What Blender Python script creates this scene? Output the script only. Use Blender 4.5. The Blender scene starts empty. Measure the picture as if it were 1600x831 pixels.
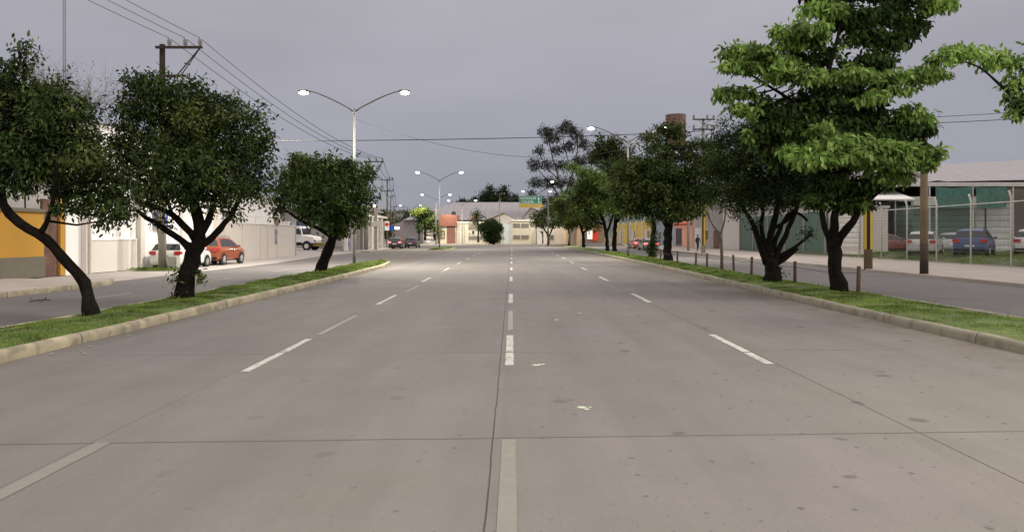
import bpy, math, random
import numpy as np
from mathutils import Vector, Matrix
R = math.radians
random.seed(7); rng = np.random.default_rng(7)
sc = bpy.context.scene
col = sc.collection

# ------------------------------------------------------------------ camera, sky, sun, exposure
F = 1110.0; HC = 1.75; HY = 369.0
cam = bpy.data.objects.new("camera", bpy.data.cameras.new("camera"))
col.objects.link(cam); sc.camera = cam
cam.data.sensor_width = 36.0
cam.data.lens = 36.0 * F / 1600.0
cam.data.shift_y = -(415.5 - HY) / 1600.0
cam.data.clip_start = 0.1; cam.data.clip_end = 6000
cam.location = (0, 0, HC); cam.rotation_euler = (R(90), 0, 0)

SUN_EL, SUN_AZ = 50.0, 112.0           # azimuth from +Y clockwise: to the right, a little behind the camera
w = bpy.data.worlds.new("World"); sc.world = w; w.use_nodes = True
nt = w.node_tree; N = nt.nodes; L = nt.links; N.clear()
out = N.new('ShaderNodeOutputWorld'); bg = N.new('ShaderNodeBackground')
sky = N.new('ShaderNodeTexSky'); sky.sky_type = 'NISHITA'; sky.sun_disc = False
sky.sun_elevation = R(SUN_EL); sky.sun_rotation = R(SUN_AZ); sky.dust_density = 3.0
hs = N.new('ShaderNodeHueSaturation'); hs.inputs['Saturation'].default_value = 0.35
L.new(sky.outputs[0], hs.inputs['Color'])
tc = N.new('ShaderNodeTexCoord'); sx = N.new('ShaderNodeSeparateXYZ'); L.new(tc.outputs['Generated'], sx.inputs[0])
cr = N.new('ShaderNodeValToRGB'); L.new(sx.outputs['Z'], cr.inputs[0])
e = cr.color_ramp.elements
SKY_K = 11.2
e[0].position = 0.0; e[0].color = (0.335, 0.340, 0.385, 1)
e[1].position = 1.0; e[1].color = (0.92, 0.88, 0.86, 1)
for p, c in ((0.07, (0.305, 0.315, 0.37, 1)), (0.18, (0.345, 0.342, 0.395, 1)), (0.32, (0.395, 0.382, 0.425, 1)), (0.55, (0.66, 0.63, 0.63, 1))):
    q = e.new(p); q.color = c
nz = N.new('ShaderNodeTexNoise'); nz.inputs['Scale'].default_value = 2.2; nz.inputs['Detail'].default_value = 5
mp = N.new('ShaderNodeMapping'); mp.inputs['Scale'].default_value = (1, 1, 3.2)
L.new(tc.outputs['Generated'], mp.inputs[0]); L.new(mp.outputs[0], nz.inputs['Vector'])
mr = N.new('ShaderNodeMapRange'); mr.inputs['From Min'].default_value = 0.3; mr.inputs['From Max'].default_value = 0.7
mr.inputs['To Min'].default_value = 0.90; mr.inputs['To Max'].default_value = 1.08
L.new(nz.outputs[0], mr.inputs[0])
mul = N.new('ShaderNodeVectorMath'); mul.operation = 'SCALE'; L.new(cr.outputs[0], mul.inputs[0]); L.new(mr.outputs[0], mul.inputs['Scale'])
mul2 = N.new('ShaderNodeVectorMath'); mul2.operation = 'SCALE'; L.new(mul.outputs[0], mul2.inputs[0]); mul2.inputs['Scale'].default_value = SKY_K
mixw = N.new('ShaderNodeMix'); mixw.data_type = 'RGBA'; mixw.inputs[0].default_value = 0.93
L.new(hs.outputs[0], mixw.inputs[6]); L.new(mul2.outputs[0], mixw.inputs[7])
L.new(mixw.outputs[2], bg.inputs['Color']); bg.inputs['Strength'].default_value = 0.1
L.new(bg.outputs[0], out.inputs[0])

sl = bpy.data.lights.new("sun", 'SUN'); sl.energy = 1.35; sl.angle = R(22); sl.color = (1.0, 0.93, 0.86)
so = bpy.data.objects.new("sun", sl); col.objects.link(so)
d = Vector((math.sin(R(SUN_AZ)) * math.cos(R(SUN_EL)), math.cos(R(SUN_AZ)) * math.cos(R(SUN_EL)), math.sin(R(SUN_EL))))
so.rotation_euler = d.to_track_quat('Z', 'Y').to_euler(); so.location = (20, -20, 40)
vs = sc.view_settings
vs.view_transform = 'Standard'; vs.look = 'None'; vs.gamma = 1; vs.exposure = 0.0; vs.use_curve_mapping = False
sc.cycles.max_bounces = 6; sc.cycles.diffuse_bounces = 3; sc.cycles.transparent_max_bounces = 8

# ------------------------------------------------------------------ helpers
def at(x, y, Y):
    return Vector(((x - 800) * Y / F, Y, HC - (y - HY) * Y / F))

class MB:
    def __init__(s): s.v = []; s.f = []; s.m = []; s.cm = 0
    def mat(s, i): s.cm = i; return s
    def add(s, vs, fs):
        b = len(s.v); s.v += [tuple(v) for v in vs]
        s.f += [tuple(i + b for i in f) for f in fs]; s.m += [s.cm] * len(fs); return s
    def box(s, x0, x1, y0, y1, z0, z1):
        return s.add([(x0,y0,z0),(x1,y0,z0),(x1,y1,z0),(x0,y1,z0),(x0,y0,z1),(x1,y0,z1),(x1,y1,z1),(x0,y1,z1)],
            [(0,3,2,1),(4,5,6,7),(0,1,5,4),(1,2,6,5),(2,3,7,6),(3,0,4,7)])
    def tube(s, pts, rad, n=8, cap=True, jit=0.0):
        pts = [Vector(p) for p in pts]
        if not hasattr(rad, '__len__'): rad = [rad] * len(pts)
        rings = []; up = Vector((0.137, 0.31, 0.94))
        t = (pts[1] - pts[0]).normalized()
        u = t.cross(up)
        if u.length < 1e-3: u = t.cross(Vector((1, 0, 0)))
        u.normalize()
        b = len(s.v)
        for i, p in enumerate(pts):
            if i == 0: t = pts[1] - pts[0]
            elif i == len(pts) - 1: t = pts[-1] - pts[-2]
            else: t = (pts[i+1] - pts[i]).normalized() + (pts[i] - pts[i-1]).normalized()
            t.normalize(); u = (u - t * u.dot(t)).normalized(); v = t.cross(u)
            for k in range(n):
                a = 2 * math.pi * k / n; r = rad[i] * (1 + jit * (random.random() - 0.5))
                s.v.append(tuple(p + (u * math.cos(a) + v * math.sin(a)) * r))
        for i in range(len(pts) - 1):
            for k in range(n):
                k2 = (k + 1) % n
                s.f.append((b+i*n+k, b+i*n+k2, b+(i+1)*n+k2, b+(i+1)*n+k)); s.m.append(s.cm)
        if cap:
            s.f.append(tuple(b + k for k in reversed(range(n)))); s.m.append(s.cm)
            s.f.append(tuple(b + (len(pts)-1)*n + k for k in range(n))); s.m.append(s.cm)
        return s
    def cyl(s, p0, p1, r0, r1=None, n=16): return s.tube([p0, p1], [r0, r0 if r1 is None else r1], n)
    def prism(s, poly, z0, z1):          # poly in xy
        n = len(poly)
        return s.add([(x, y, z0) for x, y in poly] + [(x, y, z1) for x, y in poly],
            [tuple(reversed(range(n))), tuple(range(n, 2*n))] + [(i, (i+1) % n, n + (i+1) % n, n + i) for i in range(n)])
    def extr(s, poly, x0, x1):           # poly in yz extruded along x
        n = len(poly)
        return s.add([(x0, y, z) for y, z in poly] + [(x1, y, z) for y, z in poly],
            [tuple(range(n)), tuple(reversed(range(n, 2*n)))] + [(i, n + i, n + (i+1) % n, (i+1) % n) for i in range(n)])
    def extry(s, poly, y0, y1):          # poly in xz extruded along y
        n = len(poly)
        return s.add([(x, y0, z) for x, z in poly] + [(x, y1, z) for x, z in poly],
            [tuple(range(n)), tuple(reversed(range(n, 2*n)))] + [(i, n + i, n + (i+1) % n, (i+1) % n) for i in range(n)])
    def sphere(s, c, r, n=12, m=8, sq=(1,1,1)):
        vs = []; fs = []
        for i in range(m + 1):
            th = math.pi * i / m
            for k in range(n):
                a = 2 * math.pi * k / n
                vs.append((c[0] + r*sq[0]*math.sin(th)*math.cos(a), c[1] + r*sq[1]*math.sin(th)*math.sin(a), c[2] + r*sq[2]*math.cos(th)))
        for i in range(m):
            for k in range(n):
                k2 = (k+1) % n; fs.append((i*n+k, (i+1)*n+k, (i+1)*n+k2, i*n+k2))
        return s.add(vs, fs)
    def build(s, name, mats, parent=None, smooth=False, loc=None, bevel=0):
        me = bpy.data.meshes.new(name); me.from_pydata(s.v, [], s.f); 
        if not isinstance(mats, (list, tuple)): mats = [mats]
        for m in mats: me.materials.append(m)
        me.polygons.foreach_set('material_index', s.m)
        if smooth: me.polygons.foreach_set('use_smooth', [True] * len(s.f))
        me.update()
        o = bpy.data.objects.new(name, me); col.objects.link(o)
        if parent: o.parent = parent
        if loc: o.location = loc
        if bevel:
            b = o.modifiers.new('bevel', 'BEVEL'); b.width = bevel; b.segments = 2; b.limit_method = 'ANGLE'
        if smooth == 'auto' or bevel:
            me.polygons.foreach_set('use_smooth', [False] * len(s.f))
        return o

def build_np(name, verts, faces, mats, parent=None, k=4, smooth=False, mi=None):
    me = bpy.data.meshes.new(name); nf = len(faces)
    me.vertices.add(len(verts)); me.vertices.foreach_set('co', np.asarray(verts, np.float32).ravel())
    me.loops.add(nf * k); me.loops.foreach_set('vertex_index', np.asarray(faces, np.int32).ravel())
    me.polygons.add(nf); me.polygons.foreach_set('loop_start', np.arange(0, nf*k, k, dtype=np.int32))
    me.polygons.foreach_set('loop_total', np.full(nf, k, np.int32))
    for m in (mats if isinstance(mats, (list, tuple)) else [mats]): me.materials.append(m)
    if mi is not None: me.polygons.foreach_set('material_index', np.asarray(mi, np.int32))
    me.update(calc_edges=True); me.validate()
    o = bpy.data.objects.new(name, me); col.objects.link(o)
    if parent: o.parent = parent
    return o

def tag(o, label=None, cat=None, group=None, kind=None):
    if label: o['label'] = label
    if cat: o['category'] = cat
    if group: o['group'] = group
    if kind: o['kind'] = kind
    return o
def empty(name, loc=(0,0,0), rz=0, label=None, cat=None, group=None):
    o = bpy.data.objects.new(name, None); col.objects.link(o); o.location = loc; o.rotation_euler = (0, 0, rz)
    o.empty_display_size = 0.2
    return tag(o, label, cat, group)
def copy_tree(o, parent=None):
    c = o.copy(); col.objects.link(c)
    if parent: c.parent = parent
    for ch in [x for x in bpy.data.objects if x.parent == o]: copy_tree(ch, c)
    return c

def mat(name, c, rough=0.8, var=0.15, scale=3.0, bump=0.0, bscale=40.0, metal=0.0, stain=None, stain_amt=0.4, stain_scale=0.6, emit=None, estr=0, coat=0, spec=0.5):
    m = bpy.data.materials.new(name); m.use_nodes = True; n = m.node_tree.nodes; l = m.node_tree.links
    b = n['Principled BSDF']; b.inputs['Roughness'].default_value = rough; b.inputs['Metallic'].default_value = metal
    b.inputs['Specular IOR Level'].default_value = spec
    if coat: b.inputs['Coat Weight'].default_value = coat; b.inputs['Coat Roughness'].default_value = 0.08
    tcn = n.new('ShaderNodeTexCoord')
    nz = n.new('ShaderNodeTexNoise'); nz.inputs['Scale'].default_value = scale; nz.inputs['Detail'].default_value = 6
    l.new(tcn.outputs['Object'], nz.inputs['Vector'])
    cr = n.new('ShaderNodeValToRGB'); cr.color_ramp.elements[0].position = 0.3; cr.color_ramp.elements[1].position = 0.7
    cr.color_ramp.elements[0].color = tuple(x * (1 - var) for x in c[:3]) + (1,)
    cr.color_ramp.elements[1].color = tuple(min(1, x * (1 + var)) for x in c[:3]) + (1,)
    l.new(nz.outputs[0], cr.inputs[0]); last = cr.outputs[0]
    if stain:
        n2 = n.new('ShaderNodeTexNoise'); n2.inputs['Scale'].default_value = stain_scale; n2.inputs['Detail'].default_value = 8; n2.inputs['Roughness'].default_value = 0.65
        l.new(tcn.outputs['Object'], n2.inputs['Vector'])
        r2 = n.new('ShaderNodeMapRange'); r2.inputs['From Min'].default_value = 0.45; r2.inputs['From Max'].default_value = 0.75; r2.inputs['To Max'].default_value = stain_amt
        l.new(n2.outputs[0], r2.inputs[0])
        mx = n.new('ShaderNodeMix'); mx.data_type = 'RGBA'; l.new(r2.outputs[0], mx.inputs[0]); l.new(last, mx.inputs[6]); mx.inputs[7].default_value = tuple(stain) + (1,)
        last = mx.outputs[2]
    l.new(last, b.inputs['Base Color'])
    if bump:
        n3 = n.new('ShaderNodeTexNoise'); n3.inputs['Scale'].default_value = bscale; n3.inputs['Detail'].default_value = 4
        l.new(tcn.outputs['Object'], n3.inputs['Vector'])
        bp = n.new('ShaderNodeBump'); bp.inputs['Strength'].default_value = bump; bp.inputs['Distance'].default_value = 0.02
        l.new(n3.outputs[0], bp.inputs['Height']); l.new(bp.outputs[0], b.inputs['Normal'])
    if emit: b.inputs['Emission Color'].default_value = tuple(emit) + (1,); b.inputs['Emission Strength'].default_value = estr
    return m

def slat_mat(name, c, c2, freq, axis='Z', rough=0.6, metal=0.0, bump=0.6):
    m = mat(name, c, rough, 0.12, 1.5, metal=metal); n = m.node_tree.nodes; l = m.node_tree.links; b = n['Principled BSDF']
    tcn = n.new('ShaderNodeTexCoord'); sp = n.new('ShaderNodeSeparateXYZ'); l.new(tcn.outputs['Object'], sp.inputs[0])
    mu = n.new('ShaderNodeMath'); mu.operation = 'MULTIPLY'; mu.inputs[1].default_value = freq; l.new(sp.outputs[axis], mu.inputs[0])
    fr = n.new('ShaderNodeMath'); fr.operation = 'PINGPONG'; fr.inputs[1].default_value = 1; l.new(mu.outputs[0], fr.inputs[0])
    bp = n.new('ShaderNodeBump'); bp.inputs['Strength'].default_value = bump; bp.inputs['Distance'].default_value = 0.05
    l.new(fr.outputs[0], bp.inputs['Height']); l.new(bp.outputs[0], b.inputs['Normal'])
    gt = n.new('ShaderNodeMath'); gt.operation = 'LESS_THAN'; gt.inputs[1].default_value = 0.12; l.new(fr.outputs[0], gt.inputs[0])
    src = b.inputs['Base Color'].links[0].from_socket
    mx = n.new('ShaderNodeMix'); mx.data_type = 'RGBA'; l.new(gt.outputs[0], mx.inputs[0]); l.new(src, mx.inputs[6]); mx.inputs[7].default_value = tuple(c2) + (1,)
    l.new(mx.outputs[2], b.inputs['Base Color'])
    return m

def leaf_mat(name, cols, trans=0.35, rough=0.5):
    m = bpy.data.materials.new(name); m.use_nodes = True; n = m.node_tree.nodes; l = m.node_tree.links
    b = n['Principled BSDF']; b.inputs['Roughness'].default_value = .65; b.inputs['Specular IOR Level'].default_value = 0.15
    g = n.new('ShaderNodeNewGeometry'); cr = n.new('ShaderNodeValToRGB'); l.new(g.outputs['Random Per Island'], cr.inputs[0])
    el = cr.color_ramp.elements; el[0].color = tuple(cols[0]) + (1,); el[0].position = 0; el[1].color = tuple(cols[-1]) + (1,); el[1].position = 1
    for i, c in enumerate(cols[1:-1]): q = el.new((i + 1) / (len(cols) - 1)); q.color = tuple(c) + (1,)
    tcn = n.new('ShaderNodeTexCoord'); nz = n.new('ShaderNodeTexNoise'); nz.inputs['Scale'].default_value = 1.5; nz.inputs['Detail'].default_value = 3; l.new(tcn.outputs['Object'], nz.inputs['Vector'])
    mrr = n.new('ShaderNodeMapRange'); mrr.inputs['From Min'].default_value = .35; mrr.inputs['From Max'].default_value = .65; mrr.inputs['To Min'].default_value = 0.55; mrr.inputs['To Max'].default_value = 1.6
    l.new(nz.outputs[0], mrr.inputs[0]); vm = n.new('ShaderNodeVectorMath'); vm.operation = 'SCALE'; l.new(cr.outputs[0], vm.inputs[0]); l.new(mrr.outputs[0], vm.inputs['Scale'])
    l.new(vm.outputs[0], b.inputs['Base Color'])
    tr = n.new('ShaderNodeBsdfTranslucent'); l.new(vm.outputs[0], tr.inputs['Color'])
    ms = n.new('ShaderNodeMixShader'); ms.inputs[0].default_value = trans
    l.new(b.outputs[0], ms.inputs[1]); l.new(tr.outputs[0], ms.inputs[2]); l.new(ms.outputs[0], n['Material Output'].inputs['Surface'])
    return m

M = {}
M['concrete'] = mat('concrete', (.36,.33,.30), .9, .12, 2, .3, 60, stain=(.2,.18,.15), stain_amt=.5)
M['kerb_grey'] = mat('grey_kerb_concrete', (.30,.265,.20), .9, .22, 1.3, .5, 50, stain=(.11,.10,.08), stain_amt=.8, stain_scale=1.3)
M['kerb'] = mat('kerb_concrete', (.40,.345,.235), .9, .22, 1.3, .5, 50, stain=(.19,.17,.13), stain_amt=.75, stain_scale=1.6)
M['sidewalk'] = mat('sidewalk_concrete', (.36,.31,.275), .9, .1, .7, .2, 60, stain=(.24,.21,.18), stain_amt=.5, stain_scale=.8)
M['driveway'] = mat('driveway_concrete', (.37,.33,.31), .9, .1, .5, .2, 60, stain=(.22,.2,.18), stain_amt=.5)
M['asphalt'] = mat('asphalt', (.135,.122,.120), .88, .10, .6, .3, 120, stain=(.12,.11,.105), stain_amt=.6, stain_scale=.35)
M['dirt'] = mat('dirt', (.22,.18,.13), .95, .2, .5, .4, 20)
M['paint'] = mat('road_paint', (.52,.50,.46), .8, .1, 8, stain=(.25,.225,.20), stain_amt=1.1, stain_scale=7)
M['paint_old'] = mat('faded_road_paint', (.30,.28,.25), .9, .12, 10, stain=(.235,.21,.19), stain_amt=.8, stain_scale=3)
M['paint_green'] = mat('pale_green_paint', (.50,.56,.44), .9, .15, 20)
M['grassbase'] = mat('grass_soil', (.10,.15,.032), .95, .35, 4, .6, 60, stain=(.16,.13,.075), stain_amt=.9, stain_scale=2.0)
M['white_wall'] = mat('white_plaster', (.86,.82,.79), .85, .03, .6, stain=(.64,.60,.56), stain_amt=.3, stain_scale=.5)
M['white2'] = mat('cream_plaster', (.66,.61,.56), .85, .05, .6, stain=(.45,.40,.34), stain_amt=.4, stain_scale=.6)
M['beige'] = mat('beige_plaster', (.55,.50,.45), .85, .06, .8, .15, 30, stain=(.32,.28,.24), stain_amt=.5, stain_scale=.8)
M['yellow'] = mat('yellow_plaster', (.50,.26,.028), .8, .07, 1.2, stain=(.32,.17,.03), stain_amt=.5)
M['olivegrey'] = mat('grey_plinth', (.15,.135,.10), .85, .1, 1.2, .2, 30)
M['rust'] = mat('rust_metal', (.13,.065,.045), .8, .35, 2.5, .3, 40)
M['tank'] = mat('tank_metal', (.20,.12,.09), .8, .35, 1.2, stain=(.33,.24,.19), stain_amt=.6, stain_scale=.7)
M['dark'] = mat('dark_metal', (.03,.03,.03), .5, .1, 3)
M['steel'] = mat('galvanised_steel', (.125,.12,.10), .65, .1, 4, metal=.1)
M['whitemetal'] = mat('white_painted_metal', (.62,.61,.57), .5, .12, 4, stain=(.35,.27,.2), stain_amt=.4, stain_scale=3)
M['pole_conc'] = mat('pole_concrete', (.36,.33,.285), .9, .12, 1.5, .2, 60, stain=(.22,.20,.17), stain_amt=.5)
M['wood'] = mat('pole_wood', (.20,.15,.09), .9, .25, 1.2, .5, 30, stain=(.10,.07,.045), stain_amt=.8, stain_scale=.9)
M['wood_dark'] = mat('tarred_wood', (.05,.032,.022), .9, .25, 3, .5, 40)
M['bark'] = mat('dark_bark', (.011,.0085,.0065), .95, .5, 9, 1.0, 22, spec=.15)
M['bark2'] = mat('grey_bark', (.12,.095,.07), .95, .3, 5, .8, 30)
M['black'] = mat('black_rubber', (.012,.012,.012), .8, .1, 5)
M['green_sheet'] = slat_mat('green_sheet_metal', (.085,.14,.105), (.05,.09,.07), 6, 'Y')
M['greenwall'] = slat_mat('pale_green_container', (.20,.30,.25), (.09,.16,.13), 4, 'Z')
M['shutter'] = slat_mat('white_shutter', (.58,.55,.52), (.3,.28,.26), 5, 'Z')
M['roofpink'] = slat_mat('corrugated_roof', (.37,.335,.345), (.33,.29,.29), 1.2, 'X', bump=.3)
M['roofpink2'] = slat_mat('pale_corrugated_roof', (.52,.46,.46), (.42,.37,.37), 1.2, 'X', bump=.3)
M['shade'] = mat('green_shade_cloth', (.07,.17,.135), .9, .2, 3)
M['brick'] = mat('painted_red_brick', (.19,.07,.045), .85, .15, 3, .2, 20)
M['creamyellow'] = mat('cream_yellow_plaster', (.54,.50,.40), .85, .06, 1, stain=(.45,.40,.30), stain_amt=.45)
M['browngate'] = slat_mat('brown_gate_metal', (.20,.085,.065), (.1,.04,.03), 6, 'X')
M['orange_wall'] = mat('orange_plaster', (.45,.32,.20), .85, .12, 1.2, stain=(.35,.2,.1), stain_amt=.4)
M['yellowshop'] = mat('yellow_shop_plaster', (.66,.47,.07), .8, .15, 1.2, stain=(.6,.55,.4), stain_amt=.5)
M['greywall'] = mat('grey_plaster', (.34,.31,.30), .85, .1, 1, stain=(.22,.20,.19), stain_amt=.5)
M['bluewall'] = mat('blue_grey_plaster', (.24,.29,.36), .85, .08, 1)
M['pinkwall'] = mat('salmon_plaster', (.55,.27,.20), .85, .1, 1)
M['paleblue'] = slat_mat('pale_blue_metal', (.50,.56,.57), (.35,.4,.42), 3, 'X')
M['glass'] = mat('dark_window_glass', (.02,.025,.03), .08, .1, 1, spec=.8)
M['block'] = mat('pierced_block', (.16,.145,.12), .9, .3, 14)
M['stone'] = mat('pale_stone', (.42,.38,.33), .9, .2, 2)
M['insul'] = mat('insulator_ceramic', (.40,.38,.38), .3, .1, 5)
M['signgreen'] = mat('sign_green', (.012,.22,.13), .5, .08, 2)
M['signyellow'] = mat('sign_yellow', (.55,.36,.03), .5, .08, 2)
M['signwhite'] = mat('sign_white', (.8,.8,.8), .5, .03, 2)
M['signred'] = mat('sign_red', (.6,.03,.02), .5, .08, 2)
M['signblue'] = mat('sign_blue', (.02,.08,.45), .5, .08, 2)
M['lamp_white'] = mat('lamp_lens', (1,1,1), .3, 0, 1, emit=(1.0,.98,.86), estr=14)
M['lamp_warm'] = mat('warm_lamp_lens', (1,1,1), .3, 0, 1, emit=(1.0,.86,.6), estr=16)
M['tail_on'] = mat('lit_tail_lens', (.6,.02,.02), .3, 0, 1, emit=(1.0,.10,.10), estr=5)
M['tail'] = mat('red_lens', (.42,.015,.012), .15, .1, 6, spec=.8)
M['head_on'] = mat('lit_headlamp_lens', (1,1,1), .3, 0, 1, emit=(1,.93,.8), estr=4)
M['shop_white'] = mat('lit_shop_panel', (.9,.85,.8), .5, 0, 1, emit=(1,.86,.72), estr=.9)
M['shop_red'] = mat('lit_red_panel', (.8,.03,.02), .5, 0, 1, emit=(1,.08,.05), estr=.3)
M['shop_orange'] = mat('lit_orange_panel', (.8,.3,.05), .5, 0, 1, emit=(1,.38,.08), estr=.55)
M['plate'] = mat('plate', (.6,.6,.58), .5, .02, 3)
M['chrome'] = mat('alloy_metal', (.5,.5,.5), .3, .05, 5, metal=.8)
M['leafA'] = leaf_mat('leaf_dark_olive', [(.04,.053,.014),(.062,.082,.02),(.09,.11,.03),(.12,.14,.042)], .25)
M['leafB'] = leaf_mat('leaf_dark_green', [(.014,.028,.009),(.025,.045,.013),(.036,.060,.016),(.055,.085,.024)], .2)
M['leafLit'] = leaf_mat('leaf_lamplit_green', [(.07,.13,.025),(.13,.22,.045),(.20,.30,.075),(.30,.40,.13)], .4)  # paler green with lamp light painted in, for lit tiers and tops
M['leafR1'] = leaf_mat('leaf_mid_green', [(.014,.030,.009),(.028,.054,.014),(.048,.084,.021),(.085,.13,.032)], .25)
M['leafD'] = leaf_mat('leaf_grey_green', [(.035,.04,.033),(.055,.062,.048),(.08,.088,.066)])
M['leafY'] = leaf_mat('leaf_yellow_olive', [(.14,.13,.03),(.22,.20,.05),(.30,.26,.07)])
M['leafL'] = leaf_mat('leaf_lit_lime', [(.22,.28,.06),(.32,.36,.09)], .4)  # lamp light on the leaves put into their lime colour
M['blade'] = leaf_mat('grass_blade', [(.085,.135,.025),(.12,.19,.035),(.17,.24,.05),(.25,.25,.11)], .35)

# main concrete carriageway: joints, stains, dirt along the kerbs
def road_material():
    m = bpy.data.materials.new('road_concrete'); m.use_nodes = True; n = m.node_tree.nodes; l = m.node_tree.links; b = n['Principled BSDF']
    b.inputs['Roughness'].default_value = 0.85; b.inputs['Specular IOR Level'].default_value = 0.35
    tcn = n.new('ShaderNodeTexCoord'); sp = n.new('ShaderNodeSeparateXYZ'); l.new(tcn.outputs['Object'], sp.inputs[0])
    X, Yc = sp.outputs['X'], sp.outputs['Y']
    def noise(scale, detail=5, rough=.55, vec=None):
        q = n.new('ShaderNodeTexNoise'); q.inputs['Scale'].default_value = scale; q.inputs['Detail'].default_value = detail; q.inputs['Roughness'].default_value = rough
        l.new(vec or tcn.outputs['Object'], q.inputs['Vector']); return q.outputs[0]
    def math_(op, a, bb=None, c=None):
        q = n.new('ShaderNodeMath'); q.operation = op
        for i, v in enumerate((a, bb, c)):
            if v is None: continue
            if isinstance(v, (int, float)): q.inputs[i].default_value = v
            else: l.new(v, q.inputs[i])
        return q.outputs[0]
    def mr_(v, a, bb, c=0, dd=1):
        q = n.new('ShaderNodeMapRange'); l.new(v, q.inputs[0]); q.inputs[1].default_value = a; q.inputs[2].default_value = bb; q.inputs[3].default_value = c; q.inputs[4].default_value = dd; return q.outputs[0]
    def mix(f, a, bb):
        q = n.new('ShaderNodeMix'); q.data_type = 'RGBA'
        if isinstance(f, (int, float)): q.inputs[0].default_value = f
        else: l.new(f, q.inputs[0])
        for s, v in ((q.inputs[6], a), (q.inputs[7], bb)):
            if isinstance(v, tuple): s.default_value = v + (1,)
            else: l.new(v, s)
        return q.outputs[2]
    c = mix(mr_(noise(.22, 4), .4, .6), (.178,.160,.146), (.178,.157,.152))
    # each slab cast in a slightly different tone
    sx_ = math_('FLOOR', math_('DIVIDE', math_('ADD', X, 7.1), 3.5)); sy_ = math_('FLOOR', math_('DIVIDE', math_('SUBTRACT', Yc, 6.15), 4.53))
    cv = n.new('ShaderNodeCombineXYZ'); l.new(sx_, cv.inputs[0]); l.new(sy_, cv.inputs[1])
    wn = n.new('ShaderNodeTexWhiteNoise'); wn.noise_dimensions = '2D'; l.new(cv.outputs[0], wn.inputs[0])
    def scale(cc, f):
        q = n.new('ShaderNodeVectorMath'); q.operation = 'SCALE'; l.new(cc, q.inputs[0]); l.new(f, q.inputs['Scale']); return q.outputs[0]
    c = scale(c, mr_(wn.outputs[0], 0, 1, .965, 1.03))
    mpn = n.new('ShaderNodeMapping'); mpn.inputs['Scale'].default_value = (1.0, .09, 1); l.new(tcn.outputs['Object'], mpn.inputs[0])
    c = scale(c, mr_(noise(1.3, 5, .6, mpn.outputs[0]), .3, .7, .88, 1.07))       # rubber streaks along the lanes
    c = scale(c, mr_(noise(.9, 8, .65), .3, .7, .93, 1.07))
    c = scale(c, mr_(noise(45, 4, .7), .3, .7, .93, 1.07))
    c = scale(c, mr_(noise(160, 2, .6), .3, .7, .94, 1.06))
    # old gum and oil spots: small, flattened round blots of scattered size
    for sc_, th, dark, dens in ((1.0, .085, .62, .52), (3.0, .075, .75, .62), (9, .08, .7, .62)):
        vd = n.new('ShaderNodeTexVoronoi'); vd.voronoi_dimensions = '2D'; vd.inputs['Scale'].default_value = sc_
        wv = n.new('ShaderNodeVectorMath'); wv.operation = 'ADD'; l.new(tcn.outputs['Object'], wv.inputs[0])
        nn = n.new('ShaderNodeTexNoise'); nn.inputs['Scale'].default_value = sc_*5; l.new(tcn.outputs['Object'], nn.inputs['Vector'])
        sc2 = n.new('ShaderNodeVectorMath'); sc2.operation = 'SCALE'; sc2.inputs['Scale'].default_value = .16/sc_; l.new(nn.outputs['Color'], sc2.inputs[0]); l.new(sc2.outputs[0], wv.inputs[1])
        l.new(wv.outputs[0], vd.inputs['Vector'])
        spc = n.new('ShaderNodeSeparateColor'); l.new(vd.outputs['Color'], spc.inputs[0])
        keep = math_('GREATER_THAN', spc.outputs[0], dens)
        size = mr_(spc.outputs[1], 0, 1, th*.5, th*1.3)
        q = n.new('ShaderNodeMapRange'); l.new(vd.outputs['Distance'], q.inputs[0]); q.inputs[1].default_value = 0; l.new(size, q.inputs[2]); q.inputs[3].default_value = 2.6; q.inputs[4].default_value = 0
        msk = math_('MULTIPLY', math_('MINIMUM', q.outputs[0], 1), keep)
        # more of them on the right-hand lanes
        msk = math_('MULTIPLY', msk, mr_(X, -3, 2.5, .25, 1))
        c = mix(math_('MULTIPLY', msk, dark), c, (.07,.062,.062))
    # hairline cracks, in patches only
    ve = n.new('ShaderNodeTexVoronoi'); ve.voronoi_dimensions = '2D'; ve.feature = 'DISTANCE_TO_EDGE'; ve.inputs['Scale'].default_value = .55
    wn2 = n.new('ShaderNodeTexNoise'); wn2.inputs['Scale'].default_value = 2.2; wn2.inputs['Detail'].default_value = 7; l.new(tcn.outputs['Object'], wn2.inputs['Vector'])
    wa = n.new('ShaderNodeVectorMath'); wa.operation = 'MULTIPLY_ADD'; l.new(wn2.outputs['Color'], wa.inputs[0]); wa.inputs[1].default_value = (.5,.5,0); l.new(tcn.outputs['Object'], wa.inputs[2]); l.new(wa.outputs[0], ve.inputs['Vector'])
    ck = math_('MULTIPLY', mr_(ve.outputs['Distance'], .0012, .004, .5, 0), mr_(noise(.19, 2), .56, .62, 0, 1)); c = mix(ck, c, (.07,.06,.055))
    # joints
    wob = math_('MULTIPLY', math_('SUBTRACT', noise(1.1, 6, .6), .5), .03)
    jm = None
    xw = math_('ADD', X, wob)
    for xj, wd, st in ((-.165, .0075, .95), (3.62, .009, .9), (-3.56, .007, .5)):
        q = mr_(math_('ABSOLUTE', math_('SUBTRACT', xw, xj)), wd*.5, wd*1.1, st, 0)
        jm = q if jm is None else math_('MAXIMUM', jm, q)
    yw = math_('ADD', math_('ADD', Yc, math_('MULTIPLY', X, -.045)), math_('MULTIPLY', wob, 1.4))
    fr = math_('PINGPONG', math_('SUBTRACT', yw, 6.15), 4.53/2)
    near = math_('ABSOLUTE', math_('SUBTRACT', math_('WRAP', math_('SUBTRACT', yw, 6.15), 4.53/2, -4.53/2), 0))
    vis = mr_(noise(.35, 3), .42, .56, .12, .85)
    vis = math_('MAXIMUM', vis, mr_(Yc, 7, 8.2, .8, 0))
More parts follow.
